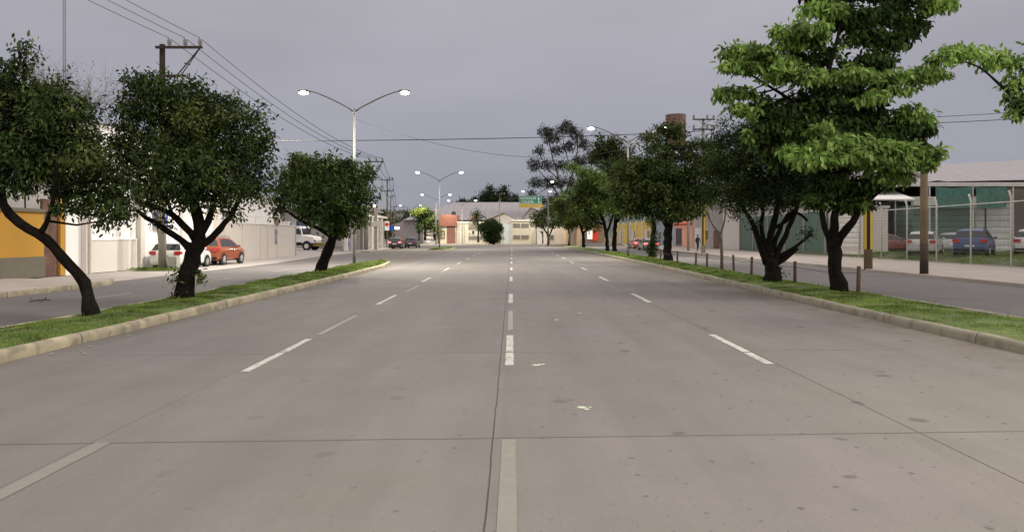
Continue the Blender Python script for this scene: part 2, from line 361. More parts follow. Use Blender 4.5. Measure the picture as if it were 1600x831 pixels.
    tj = math_('MULTIPLY', mr_(near, .006, .016, 1, 0), vis)
    jm = math_('MAXIMUM', jm, tj)
    c = mix(jm, c, (.055,.045,.04))
    # dirt washed along both kerbs
    dr = math_('MAXIMUM', mr_(X, 6.2, 7.2, 0, 1), mr_(X, -6.5, -7.0, 0, .9))
    dm = math_('MULTIPLY', dr, mr_(noise(1.2, 8, .7), .38, .62, .15, 1))
    c = mix(math_('MULTIPLY', dm, .85), c, (.125,.105,.078))
    # tyre-dark broad patch
    pt = math_('MULTIPLY', mr_(noise(.12, 3), .52, .68, 0, .28), mr_(Yc, 14, 22, 0, 1))
    c = mix(pt, c, (.15,.13,.125))
    l.new(c, b.inputs['Base Color'])
    bp = n.new('ShaderNodeBump'); bp.inputs['Strength'].default_value = .35; bp.inputs['Distance'].default_value = .006
    hh = math_('SUBTRACT', math_('ADD', noise(90, 4, .7), math_('MULTIPLY', noise(9, 5), .6)), math_('MULTIPLY', jm, 3))
    l.new(hh, bp.inputs['Height']); l.new(bp.outputs[0], b.inputs['Normal'])
    return m
M['road'] = road_material()
for kn in ('kerb', 'kerb_grey'):
    m_ = M[kn]; n = m_.node_tree.nodes; l = m_.node_tree.links; b = n['Principled BSDF']; src = b.inputs['Base Color'].links[0].from_socket
    tcn = n.new('ShaderNodeTexCoord'); sp = n.new('ShaderNodeSeparateXYZ'); l.new(tcn.outputs['Object'], sp.inputs[0])
    pp = n.new('ShaderNodeMath'); pp.operation = 'PINGPONG'; pp.inputs[1].default_value = 1.45; l.new(sp.outputs['Y'], pp.inputs[0])
    lt = n.new('ShaderNodeMath'); lt.operation = 'LESS_THAN'; lt.inputs[1].default_value = .012; l.new(pp.outputs[0], lt.inputs[0])
    mx = n.new('ShaderNodeMix'); mx.data_type = 'RGBA'; l.new(lt.outputs[0], mx.inputs[0]); l.new(src, mx.inputs[6]); mx.inputs[7].default_value = (.05,.045,.035,1)
    # scuffs low on the stone
    ns = n.new('ShaderNodeTexNoise'); ns.inputs['Scale'].default_value = 3.5; ns.inputs['Detail'].default_value = 8; l.new(tcn.outputs['Object'], ns.inputs['Vector'])
    rr_ = n.new('ShaderNodeMapRange'); rr_.inputs[1].default_value = .5; rr_.inputs[2].default_value = .62; rr_.inputs[4].default_value = .55; l.new(ns.outputs[0], rr_.inputs[0])
    m2 = n.new('ShaderNodeMix'); m2.data_type = 'RGBA'; l.new(rr_.outputs[0], m2.inputs[0]); l.new(mx.outputs[2], m2.inputs[6]); m2.inputs[7].default_value = (.15,.13,.10,1)
    l.new(m2.outputs[2], b.inputs['Base Color'])

# ------------------------------------------------------------------ the setting
def sheet(name, poly, z, m, kind='structure'):
    mb = MB(); mb.add([(x, y, z) for x, y in poly], [tuple(range(len(poly)))])
    o = mb.build(name, m); tag(o, kind=kind); return o
sheet('ground', [(-2500,-300),(2500,-300),(2500,4000),(-2500,4000)], -0.03, M['dirt'])
sheet('service_road', [(-15.2,-25),(-8,-25),(-8,150),(-32,330),(-45,330),(-15.6,110)], 0.0, M['asphalt'])
sheet('side_road', [(8.5,-25),(17.6,-25),(17.6,130),(24,205),(14,205),(8.5,130)], 0.0, M['asphalt'])
sheet('road', [(-9.3,-25),(8.8,-25),(8.8,120),(14,150),(-20,150),(-22,108),(-9.3,50)], 0.006, M['road'])
sheet('back_street', [(-34,140),(26,140),(26,149.2),(-34,149.2)], 0.004, M['asphalt'])

# pavements (raised slabs with a real kerb step)
def slab(name, poly, z, m=None, bevel=.02):
    return tag(MB().prism(poly, -.02, z).build(name, m or M['sidewalk'], bevel=bevel), kind='structure')
slab('sidewalk', [(-19.4,4),(-14.75,4),(-14.55,24),(-14.6,25.6),(-15.2,26.8),(-19.4,27.2)], .14)
slab('driveway', [(-24,27.22),(-15.3,26.9),(-15.3,46),(-16.3,58.5),(-16.6,78),(-34,110),(-40,80),(-19.4,58)], .035, M['driveway'])
slab('sidewalk', [(-18.6,78.1),(-15.7,78.1),(-17.2,110),(-24,140),(-27,140)], .13)
slab('sidewalk', [(17.3,4),(26.05,4),(27.0,150),(23,150),(17.9,110),(17.9,60),(17.6,40)], .13)
slab('sidewalk', [(-22,149.3),(12.5,149.3),(12.5,152),(-22,152)], .14)
sheet('kerbside_verge', [(-18.6,34.6),(-16.4,34.9),(-16.2,36.6),(-18.8,36.7)], .045, M['grassbase'])
tag(MB().add([(26.1,10,.06),(26.1,75,.06),(27.6,75,.5),(27.6,10,.5),(95,75,.62),(95,10,.62)],[(0,3,2,1),(3,5,4,2)]).build('lot_ground', mat('lot_grass_soil', (.10,.12,.05), .95, .35, 2, .6, 60, stain=(.17,.15,.11), stain_amt=.7, stain_scale=.8)), kind='structure')

def kerb_line(name, pts, w, h, m, closed=False):
    """kerb swept along a plan polyline; stones of about 3 m with narrow gaps, worn and not quite level"""
    mb = MB(); pts = [Vector((p[0], p[1], 0)) for p in pts]
    dense = []
    for a, b_ in zip(pts[:-1], pts[1:]):
        k = max(1, int((b_ - a).length / .75))
        for i in range(k): dense.append(a.lerp(b_, i / k))
    dense.append(pts[-1])
    prof = [(0, -.02), (.0, h*.55), (.018, h*.86), (.045, h*.985), (w*.5, h*1.02), (w-.03, h*.99), (w, h*.9), (w, -.02)]
    n = len(prof); b = len(mb.v)
    for i, p in enumerate(dense):
        t = (dense[min(i+1, len(dense)-1)] - dense[max(i-1, 0)]).normalized(); nn = Vector((-t.y, t.x, 0))
        jx = random.uniform(-.016, .016); jz = random.uniform(-.012, .010)
        for (u, z) in prof: mb.v.append(tuple(p + nn * (u + jx) + Vector((0, 0, z + (jz if z > 0 else 0)))))
    for i in range(len(dense) - 1):
        for k in range(n - 1):
            mb.f.append((b+i*n+k, b+i*n+k+1, b+(i+1)*n+k+1, b+(i+1)*n+k)); mb.m.append(0)
    o = mb.build(name, m, smooth=True); return tag(o, kind='structure')
KH = .17
leftk = [(-7.02,0),(-7.02,10),(-6.98,20),(-6.95,26),(-7.0,34),(-7.18,40),(-7.6,44.5),(-8.1,46),(-8.7,45.4),(-9.1,43),(-9.15,38),(-9.1,26),(-8.95,14),(-8.95,0)]
kerb_line('kerb', leftk, .19, KH, M['kerb'])
rightk = [(10.05,0),(10.05,18),(10.25,40),(10.6,70),(10.9,100),(10.3,118),(9.4,119.5),(8.5,118),(8.1,100),(8.1,72),(8.15,43),(7.75,24),(7.58,16),(7.56,0)]
kerb_line('kerb', rightk, .19, KH, M['kerb_grey'])
kerb_line('kerb', [(-8.3,88),(-7.9,95),(-8.2,102),(-9.4,104),(-10.6,102),(-10.9,95),(-10.6,88),(-9.4,86),(-8.3,88)], .17, .12, M['kerb'])
kerb_line('kerb', [(-15.2,26.8),(-14.6,25.6),(-14.55,24),(-14.74,4)], .17, .165, M['kerb'])

def island(name, edge, hmid, grass_n, ymax, blade=.042):
    """domed soil sheet between two kerb lines given as functions, plus the grass blades that grow on it"""
    ys = np.linspace(edge[0], edge[1], 90); lx, rx = edge[2], edge[3]
    U = np.linspace(0, 1, 7); vs = []; fs = []
    def z(u, y): return KH - .02 + hmid * math.sin(math.pi * u) + .012 * math.sin(y * 2.1 + u * 5) + .01 * math.sin(y * 5.3)
    for y in ys:
        a, b_ = lx(y), rx(y)
        for u in U: vs.append((a + (b_ - a) * u, y, z(u, y)))
    for i in range(len(ys) - 1):
        for k in range(6): fs.append((i*7+k, i*7+k+1, (i+1)*7+k+1, (i+1)*7+k))
    mb = MB().add(vs, fs); tag(mb.build(name, M['grassbase'], smooth=True), kind='structure')
    # blades
    y0 = max(edge[0], 7.5); n = grass_n
    yy = y0 + (min(ymax, edge[1]) - y0) * rng.random(n) ** 1.35; uu = rng.random(n)
    a = np.array([lx(v) for v in yy]); b_ = np.array([rx(v) for v in yy])
    xx = a + (b_ - a) * uu; zz = np.array([z(u, v) for u, v in zip(uu, yy)])
    patch = .72 + .30 * np.sin(xx * 3.1 + yy * 1.3) * np.sin(yy * .9 + 1) + .28 * np.sin(xx * 7.3 - yy * 2.9) * np.sin(yy * 2.3); patch = np.where(rng.random(n) < .03, 1.8, np.clip(patch, .15, 2))
    far = 1 + np.clip((yy - 14) / 14, 0, 2.5)
    hgt = blade * (.5 + rng.random(n)) * patch * (1 + .25 * (far - 1)); th = rng.random(n) * 6.283; wd = .005 * far * (1 + rng.random(n)); ln = rng.normal(0, .35, (n, 2)) * hgt[:, None]
    p = np.stack([xx, yy, zz - .01], 1); dx = np.stack([np.cos(th)*wd, np.sin(th)*wd, 0*th], 1)
    tip = p + np.stack([ln[:, 0], ln[:, 1], hgt], 1)
    V = np.stack([p - dx, p + dx, tip], 1).reshape(-1, 3); Fc = np.arange(3*n).reshape(-1, 3)
    g = build_np('grass', V, Fc, M['blade'], k=3)
    return g
def lerpf(tab):
    xs, ys = zip(*tab); return lambda v: float(np.interp(v, xs, ys))
gl = island('median', (0.2, 45.4, lerpf([(0,-8.8),(14,-8.8),(26,-8.95),(38,-9.0),(43,-8.95),(45.4,-8.5)]), lerpf([(0,-7.18),(26,-7.12),(34,-7.17),(40,-7.35),(44.5,-7.8),(45.4,-8.0)])), .07, 90000, 45)
tag(gl, 'short lawn grass on the strip with the leaning dark trunked trees', 'grass', kind='stuff')
gr = island('median', (0.2, 118.5, lerpf([(0,7.72),(16,7.75),(24,7.9),(43,8.3),(72,8.28),(100,8.28),(118.5,8.9)]), lerpf([(0,9.88),(18,9.88),(40,10.08),(70,10.42),(100,10.7),(118.5,9.9)])), .05, 110000, 70)
tag(gr, 'bright lawn grass on the strip with the row of short bollards', 'grass', kind='stuff')
gi = island('median', (87.2, 102.8, lerpf([(87.2,-9.9),(90,-10.6),(95,-10.75),(100,-10.6),(102.8,-9.9)]), lerpf([(87.2,-8.7),(90,-8.25),(95,-8.05),(100,-8.25),(102.8,-8.9)])), .05, 2500, 103)
tag(gi, 'tufty grass of the tiny round island in the distance', 'grass', kind='stuff')

# lane markings: thin worn sheets 4 mm over the road, chipped ends, crossed by the slab joints
def dash(mb, x, y0, y1, wdt, z=.0105):
    k = 9; a = []; b_ = []
    for i in range(k):
        y = y0 + (y1 - y0) * i / (k - 1)
        a.append((x - wdt/2 + random.uniform(-.004, .004), y, z)); b_.append((x + wdt/2 + random.uniform(-.004, .004), y, z))
    vs = a + b_; mb.add(vs, [(i, k+i, k+i+1, i+1) for i in range(k-1)])
mb = MB()
JN = [6.15 + 4.53 * i for i in range(40)]
def dashes(mb, xf, y0, y1, w):
    cuts = [j for j in JN if y0 + .1 < j < y1 - .1 and j < 30]; ps = [y0] + cuts + [y1]
    for a, b_ in zip(ps[:-1], ps[1:]): dash(mb, xf((a+b_)/2), a + (.03 if a != y0 else 0), b_ - (.03 if b_ != y1 else 0), w)
for k in range(16):
    y0 = 9.6 + 8.98 * k
    dashes(mb, lambda y: -.035, y0, y0 + 2.9, .115)
    if k < 15: dashes(mb, lambda y: 3.52 + .012 * max(0, y - 10), y0 + .1, y0 + 3.0, .125)
    if k < 9: dashes(mb, lambda y: -3.44, y0 - .45, y0 + 2.45, .11)
tag(mb.build('road_markings', M['paint']), kind='structure')
mb = MB()
dash(mb, -3.42, 12.6, 15.6, .09); dash(mb, -.03, 13.2, 16.6, .1); dash(mb, -3.3, 22.2, 25.0, .08)
for k in range(5): dash(mb, -3.4, 34 + 9*k, 35.6 + 9*k, .1)
tag(mb.build('worn_road_markings', M['paint_old']), kind='structure')
mb = MB(); dash(mb, -.03, 2.2, 6.1, .12); dash(mb, -3.45, 3.6, 6.0, .14)
tag(mb.build('worn_road_markings', mat('rubbed_out_road_paint', (.222,.202,.180), .9, .06, 14, stain=(.205,.183,.163), stain_amt=1.6, stain_scale=2.5)), kind='structure')
mb = MB()
for y0 in (19.4, 27.0, 35.0, 43.4, 51.6, 60.5, 70): dash(mb, -11.75, y0, y0 + 2.6, .11, .005)
for y0 in (30, 38, 46, 54): dash(mb, 13.8, y0, y0 + 2.4, .1, .005)
for y0 in (60, 66, 73): dash(mb, -9.6 - (y0-60)*.1, y0, y0 + 2.2, .1)
tag(mb.build('side_road_markings', M['paint_old']), kind='structure')
def blot(mb, cx, cy, r, z=.0095, sq=1.0):
    k = 14; mb.add([(cx + r*math.cos(6.283*i/k)*random.uniform(.5,1.25)*sq, cy + r*math.sin(6.283*i/k)*random.uniform(.5,1.25), z) for i in range(k)], [tuple(range(k))])
mb = MB()
for (px, py, r) in ((838,571,.07),(846,570,.05),(909,637,.05),(916,640,.035),(922,637,.02),(870,500,.06),(905,490,.05)):
    Yb = HC * F / (py - HY); blot(mb, (px-800)*Yb/F, Yb, r)
tag(mb.build('paint_spots', M['paint_green']), kind='structure')

# ------------------------------------------------------------------ trees
def unit(v): return v / np.maximum(np.linalg.norm(v, axis=1, keepdims=True), 1e-9)
def leaf_verts(c, outd, size, droop, wr=.42, upb=.8):
    n = len(c); L_ = size * (.65 + .7 * rng.random(n))[:, None]
    a = unit(outd * .6 + rng.normal(0, .55, (n, 3)) + np.array([0, 0, -droop]))
    nn = np.array([0, 0, upb]) + rng.normal(0, .55, (n, 3)) + outd * .5
    b = unit(np.cross(nn, a)); nrm = np.cross(a, b); w_ = L_ * wr
    base = c; tip = c + a * L_ - nrm * L_ * .12
    l1 = c + a * L_ * .28 + b * w_ * .42 + nrm * L_ * .05; l2 = c + a * L_ * .66 + b * w_ * .40 - nrm * L_ * .01
    r1 = c + a * L_ * .28 - b * w_ * .42 + nrm * L_ * .05; r2 = c + a * L_ * .66 - b * w_ * .40 - nrm * L_ * .01
    V = np.stack([base, l1, l2, tip, r2, r1], 1).reshape(-1, 3)
    i = np.arange(n)[:, None] * 6
    Fc = np.concatenate([i + np.array([[0, 1, 2, 3]]), i + np.array([[0, 3, 4, 5]])], 0)
    return V, Fc

def tree(name, label, Y, limbs, clumps, leaf=.1, leafm='leafA', droop=.3, dens=1.0, barkm='bark', cat='tree', group=None, tuft_r=.16, per=9,
         root=None, wr=.42, twig=.012, upb=.8, depth=.9, sides=9, crown_name='crown', flow=.4, mixp=.22, stray=.07, shrink=1.0):
    """limbs: lists of (px, py, r_px[, dY]); clumps: (px, py, rx_px, ry_px[, dY[, material index[, density]]]) taken at depth Y"""
    s = Y / F
    base = at(limbs[0][0][0], limbs[0][0][1], Y)
    root = empty(name, base, 0, label, cat, group)
    mb = MB(); skel = []
    for li, lb in enumerate(limbs):
        pts = [at(p[0], p[1], Y + (p[3] if len(p) > 3 else 0)) - base for p in lb]; rr = [p[2] * s * .86 for p in lb]
        P_, R_ = [], []
        for i in range(len(pts) - 1):
            k = max(2, int((pts[i+1] - pts[i]).length / .22)); k = min(k, 7)
            p0 = pts[max(i-1, 0)]; p3 = pts[min(i+2, len(pts)-1)]
            for j in range(k):
                t = j / k; a, b_ = pts[i], pts[i+1]
                q = 0.5*((2*a) + (b_-p0)*t + (2*p0-5*a+4*b_-p3)*t*t + (3*a-p0-3*b_+p3)*t**3)
                P_.append(q + Vector((random.gauss(0,1), random.gauss(0,1), random.gauss(0,.6))) * rr[i] * .12); R_.append((rr[i] * (1-t) + rr[i+1] * t) * random.uniform(.92, 1.1))
        P_.append(pts[-1]); R_.append(rr[-1])
        if li == 0:
            R_[0] *= 1.22; P_[0] = P_[0] - Vector((0, 0, .12))
            if len(R_) > 2: R_[1] *= 1.12
        mb.tube(P_, R_, sides, jit=.30)
        skel += list(zip(P_, R_))
    C = []; O = []; MI = []
    for cl in clumps:
        px, py, rx, ry = cl[:4]; dY = cl[4] if len(cl) > 4 else random.uniform(-.8, .8) * rx * s * .9
        mi = cl[5] if len(cl) > 5 else 0; dd = cl[6] if len(cl) > 6 else 1
        c = at(px, py, Y + dY) - base; rv = shrink * random.uniform(.85, 1.15); a, b_, cc = rx * s * rv, rx * s * depth * rv, ry * s * rv
        vol = (a * b_ + a * cc + b_ * cc) / 3 * 12.57
        nt_ = int(max(5, vol / (tuft_r ** 2) * 1.05 * dens * dd))
        dr = unit(rng.normal(0, 1, (nt_, 3))); rad = (.3 + .65 * rng.random(nt_) ** .6) * (1 + .16 * rng.normal(0, 1, nt_)); rad = np.where(rng.random(nt_) < stray, 1.05 + .35 * rng.random(nt_), rad)
        tp = np.array(c) + dr * rad[:, None] * np.array([a, b_, cc])
        # twigs
        best = min(skel, key=lambda q: (q[0] - c).length + max(0, q[0].z - c.z) * 1.2)
        mid = best[0].lerp(c, .5) + Vector((0, 0, -(c - best[0]).length * .08)) + Vector((random.gauss(0,1), random.gauss(0,1), 0)) * .05 * (c - best[0]).length
        if (c - best[0]).length > .05:
            r0 = min(best[1] * .6, max(twig * 2.4, .2 * (a))); mb.tube([best[0], best[0].lerp(mid, .5), mid, mid.lerp(c, .6), c], [r0, r0*.85, r0 * .7, r0*.55, twig], 6, False)
        for k in range(min(9, nt_)):
            t_ = Vector(tp[k * nt_ // min(9, nt_)]); m2 = c.lerp(t_, .5) + Vector((0, 0, -.04)) + Vector((random.gauss(0,1), random.gauss(0,1), random.gauss(0,1))) * a * .06
            mb.tube([mid.lerp(c, random.uniform(.5, 1)), m2, t_], [twig, twig * .75, twig * .35], 4, False)
        k = per
        cen = np.repeat(tp, k, 0) + rng.normal(0, 1, (nt_ * k, 3)) * tuft_r * np.array([.5, .5, flow])
        od = unit(np.repeat(dr, k, 0) * .8 + rng.normal(0, .5, (nt_ * k, 3)))
        C.append(cen); O.append(od)
        mt = np.full(nt_, mi)
        if mi == 0 and isinstance(leafm, (list, tuple)) and len(leafm) > 1: mt[rng.random(nt_) < mixp] = 1
        MI.append(np.repeat(mt, k))
    tr = mb.build('trunk', M[barkm], root, smooth=True)
    C = np.concatenate(C); O = np.concatenate(O); MI = np.concatenate(MI)
    V, Fc = leaf_verts(C, O, leaf, droop, wr, upb)
    lm = leafm if isinstance(leafm, (list, tuple)) else [leafm]
    build_np(crown_name, V, Fc, [M[x] for x in lm], root, mi=np.concatenate([MI, MI]))
    return root

# --- near trees of the strip beside the yellow wall
tree('leaning_tree', 'dark tree with a bent leaning trunk in front of the yellow wall', 14.1,
    [[(147,495,13),(138,460,11,.1),(118,425,10,.1),(95,400,9.5),(72,372,9),(45,358,8.5),(15,335,8),(0,300,7),(6,265,6),(0,220,5),(10,160,3),(30,100,2)],
     [(62,366,6),(74,345,4,-.1),(84,305,3.5,-.2),(92,260,3,-.3),(100,210,2)],
     [(2,290,5),(-30,255,4),(-50,200,3)], [(80,300,3,-.2),(120,285,2.5,-.3),(155,285,2)]],
    [(42,78,18,14,0,0,.8),(38,102,18,14,0,0,.8),(5,118,26,22),(45,135,34,20),(85,150,30,20),(118,172,22,16),(20,170,48,34),(70,195,48,36),(118,215,32,26),(150,250,36,30),(178,290,30,30),(193,318,20,16),
     (140,300,46,36),(60,250,62,46),(8,245,55,48),(182,328,20,20),(-50,190,60,70),(-60,260,50,50),(100,292,34,22),(30,290,40,18,0,0,.5),(80,150,30,30,.5,1),(10,150,30,22,.4,1),
     (130,240,25,22,-.6,1,.6),(88,325,18,8,-.3,0,.35),(125,325,22,12,-.2,0,.6),(105,240,50,40,.6),(40,220,60,45,.6),(160,345,14,10,0,0,.5),(128,160,12,8,0,0,.5),(142,178,10,8,0,0,.5)],
    leaf=.105, leafm=['leafB','leafA'], droop=.55, tuft_r=.19, per=15, dens=.95, mixp=.3, stray=.09, shrink=.96)
tree('bushy_tree', 'round crowned dark tree forking low in front of the parked cars', 17.6,
    [[(287,470,16),(290,440,15),(298,410,14),(306,385,13),(312,362,10),(306,330,9),(300,295,7),(290,240,4),(275,190,2)],
     [(304,392,9),(284,376,6),(258,358,5),(230,340,4),(212,328,2.5)], [(306,376,8),(285,350,6),(268,334,5),(240,322,4.5),(215,312,3)],
     [(308,385,8),(328,374,6.5),(345,356,6),(356,342,5),(372,315,4),(390,270,2)], [(312,366,8),(325,345,6),(334,315,5),(345,270,4),(350,220,2)],
     [(270,340,4),(262,315,3),(245,280,2)]],
    [(230,135,36,24),(285,150,46,26),(200,170,26,32),(255,170,52,42),(325,180,52,36),(378,195,42,34),(408,218,20,26),(212,232,38,42),(275,240,60,50),(345,245,56,50),
     (395,255,28,38),(190,215,20,30),(238,290,42,28),(305,300,52,30),(365,292,42,28),(402,295,20,22),(195,265,22,22),(250,345,20,10,.2,0,.4),(352,330,22,14,0,0,.7),(300,210,60,50,.8),
     (215,128,14,12,0,0,.5),(355,168,20,14,0,1,.7),(300,185,30,22,-.8,1,.7),(290,270,60,45,-.7),(225,315,16,9,-.2,0,.4),
     (276,435,5,18,-.1,1,.6),(312,425,4,14,-.1,1,.5),(280,455,6,10,-.15,1,.5),(245,325,22,10,0,0,.5)],
    leaf=.11, leafm=['leafB','leafA'], droop=.35, tuft_r=.21, per=16, dens=.95, mixp=.35, stray=.09, shrink=.96)
tree('bushy_tree', 'smaller olive green tree before the truck yard and steel lamp post', 31.7,
    [[(500,425,10),(506,405,9),(516,385,9),(520,368,7),(514,345,6),(508,310,5),(502,270,3)], [(518,376,6),(540,352,4.5),(560,325,3),(572,300,2)],
     [(517,368,5),(495,356,3.5),(470,345,3),(448,330,2)], [(515,350,4),(530,320,3),(540,280,2)]],
    [(478,256,26,18),(455,278,26,20),(512,262,30,20),(552,272,28,18),(440,303,18,24),(480,298,38,28),(525,298,40,30),(568,300,22,28),(578,268,10,10),(480,330,26,16),(530,335,35,24),
     (566,332,18,20),(530,362,20,10),(432,330,10,10),(505,280,50,34,1.0),(505,315,50,30,-1.0,1),(465,250,10,8),(545,258,14,9,0,1)],
    leaf=.19, leafm=['leafA','leafR1'], droop=.35, tuft_r=.30, per=13, dens=1.0, mixp=.4, stray=.08, shrink=.92)

# --- right-hand strip
R1c = []
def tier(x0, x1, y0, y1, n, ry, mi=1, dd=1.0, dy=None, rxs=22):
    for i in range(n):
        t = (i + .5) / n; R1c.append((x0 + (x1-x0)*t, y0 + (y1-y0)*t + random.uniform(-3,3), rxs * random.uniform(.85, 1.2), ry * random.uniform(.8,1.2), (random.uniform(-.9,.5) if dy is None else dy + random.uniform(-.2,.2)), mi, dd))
D0 = dict(mi=0, dd=1.15)
for (x, y, rx, ry, dY) in ((1245,165,32,24,.4),(1290,150,34,26,.3),(1335,160,32,28,.5),(1215,190,34,26,.1),(1260,200,40,28,.4),(1310,200,40,28,.2),(1355,200,34,28,.3),(1230,232,34,22,.8),(1290,240,40,24,.9),(1350,240,38,24,.6),(1395,215,26,22,.4),
      (1195,165,22,16,.3),(1180,215,20,20,.6),(1330,118,30,20,.5),(1285,118,22,16,.6),(1370,95,30,22,.3),(1400,60,30,20,.3),(1350,55,32,18,.4),(1290,85,20,14,.4),(1250,95,20,12,.6),(1320,25,34,18,.2),(1390,20,34,16,.2),(1425,38,20,14,.2),
      (1430,200,16,12,.2),(1425,230,22,14,.4),(1300,285,36,16,.2),(1350,290,30,16,.1),(1395,270,22,14,.1),(1275,310,18,10,0),(1330,318,24,9,0),(1310,300,30,16,.6),(1225,250,24,18,.9),(1240,70,22,12,.3)):
    R1c.append((x, y, rx, ry, dY, 0, 1.0))  # crown interior in darker leaf colour, standing for its shade
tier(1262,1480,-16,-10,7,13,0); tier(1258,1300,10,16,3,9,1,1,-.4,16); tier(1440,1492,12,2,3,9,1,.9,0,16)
tier(1212,1290,50,44,4,8,1,1.1,-.8,16); tier(1228,1285,66,60,3,7,1,1,-.6,15)  # outer tiers: lamp light painted as the paler leaf colour
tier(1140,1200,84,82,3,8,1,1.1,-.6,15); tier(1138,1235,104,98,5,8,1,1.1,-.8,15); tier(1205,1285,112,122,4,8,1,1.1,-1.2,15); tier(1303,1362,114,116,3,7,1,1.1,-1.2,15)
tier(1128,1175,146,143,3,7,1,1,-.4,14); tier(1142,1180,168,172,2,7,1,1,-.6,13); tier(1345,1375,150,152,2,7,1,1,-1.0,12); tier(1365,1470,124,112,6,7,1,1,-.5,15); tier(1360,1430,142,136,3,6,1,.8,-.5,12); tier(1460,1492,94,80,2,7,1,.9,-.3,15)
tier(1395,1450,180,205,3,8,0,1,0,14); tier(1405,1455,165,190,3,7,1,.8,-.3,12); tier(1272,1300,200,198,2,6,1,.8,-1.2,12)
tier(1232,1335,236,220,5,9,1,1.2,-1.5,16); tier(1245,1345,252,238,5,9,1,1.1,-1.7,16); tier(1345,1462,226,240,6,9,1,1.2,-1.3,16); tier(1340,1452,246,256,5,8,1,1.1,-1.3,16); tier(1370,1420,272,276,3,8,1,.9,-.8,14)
tree('tall_tree', 'tallest tree with tiers of drooping lamplit green leaves over the bollards', 20.2,
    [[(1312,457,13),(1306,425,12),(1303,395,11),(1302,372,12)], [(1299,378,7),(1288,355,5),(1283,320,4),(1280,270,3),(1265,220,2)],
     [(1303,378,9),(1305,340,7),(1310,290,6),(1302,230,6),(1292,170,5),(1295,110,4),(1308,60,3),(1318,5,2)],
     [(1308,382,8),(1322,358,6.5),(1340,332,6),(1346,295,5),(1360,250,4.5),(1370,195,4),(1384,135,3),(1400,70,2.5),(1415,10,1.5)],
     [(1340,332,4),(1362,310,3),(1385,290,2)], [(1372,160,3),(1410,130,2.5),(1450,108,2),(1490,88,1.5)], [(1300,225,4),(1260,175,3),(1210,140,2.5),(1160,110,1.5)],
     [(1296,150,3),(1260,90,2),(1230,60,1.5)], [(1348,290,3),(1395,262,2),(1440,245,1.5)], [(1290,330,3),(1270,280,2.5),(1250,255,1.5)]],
    R1c, leaf=.185, leafm=['leafR1','leafLit'], mixp=.05, stray=.03, droop=.95, tuft_r=.20, per=11, dens=.95, barkm='bark', wr=.46, upb=.5, twig=.014, depth=1.1, flow=.25)
R1c = []
tier(1475,1530,88,78,3,10,1,.9,0,20); tier(1535,1600,88,104,4,8,1,.9,0,18); tier(1615,1690,95,90,4,16,0,1,0,30); tier(1572,1600,125,130,2,12,1,.9,0,15); tier(1590,1680,150,160,4,20,0,1,0,30); tier(1580,1600,178,172,2,9,1,.7,0,11)
tier(1640,1800,60,60,5,30,0,1,0,40); tier(1640,1800,130,130,5,40,0,1,.3,45); tier(1660,1800,200,200,4,30,0,1,.3,45)
tree('leafy_tree', 'mostly out of frame tree reaching in with thin drooping boughs', 12.6,
    [[(1690,512,17),(1688,420,15),(1680,330,13),(1670,270,11),(1655,200,8),(1640,150,5)], [(1668,265,7),(1630,215,4.5),(1605,185,3.5),(1590,160,3),(1560,130,2.2),(1530,105,1.6),(1500,95,1)],
     [(1600,180,3),(1585,165,2),(1568,152,1.2)], [(1562,132,1.8),(1575,115,1.3),(1585,95,1)], [(1680,300,8),(1710,220,6),(1740,150,4)]],
    R1c, leaf=.125, leafm=['leafR1','leafLit'], stray=.03, droop=.8, tuft_r=.16, per=9, dens=.9, wr=.46, upb=.5, twig=.009)
tree('many_stemmed_tree', 'dark tree whose stems fan out from a stout black base by the bollards', 24.3,
    [[(1207,444,15),(1207,430,14),(1206,415,13),(1206,402,12)], [(1198,412,7),(1187,385,6),(1180,360,5),(1168,335,4),(1150,308,2)], [(1205,408,8),(1203,375,6),(1212,335,5),(1220,290,4),(1225,240,2)],
     [(1210,410,7),(1222,380,5),(1237,345,4),(1255,305,3),(1270,262,2)], [(1214,412,5),(1235,398,3.5),(1246,388,3)], [(1214,404,5),(1243,385,3),(1268,366,2)],
     [(1200,400,6),(1190,360,4),(1192,320,3),(1185,270,2)], [(1206,395,5),(1222,350,3.5),(1240,330,3),(1262,345,2)], [(1196,392,4),(1205,360,3),(1230,345,2.5),(1248,315,2)]],
    [(1150,232,42,32),(1140,280,38,32),(1182,260,50,42),(1190,212,46,30),(1240,272,50,42),(1245,225,50,38),(1160,318,32,20),(1212,305,40,20),(1125,222,22,12,0,0,.6),(1125,255,26,22),
     (1268,305,34,20),(1290,262,40,32),(1266,362,12,11,0,0,.8),(1170,295,45,30,.9),(1235,300,45,28,.9),(1112,300,14,16,0,0,.6),(1180,355,8,5,0,0,.5),(1130,190,10,8,0,1,.5),
     (1212,425,12,14,.1,1,.3)],
    leaf=.10, leafm=['leafB','leafA'], droop=.3, tuft_r=.25, per=20, dens=1.1)
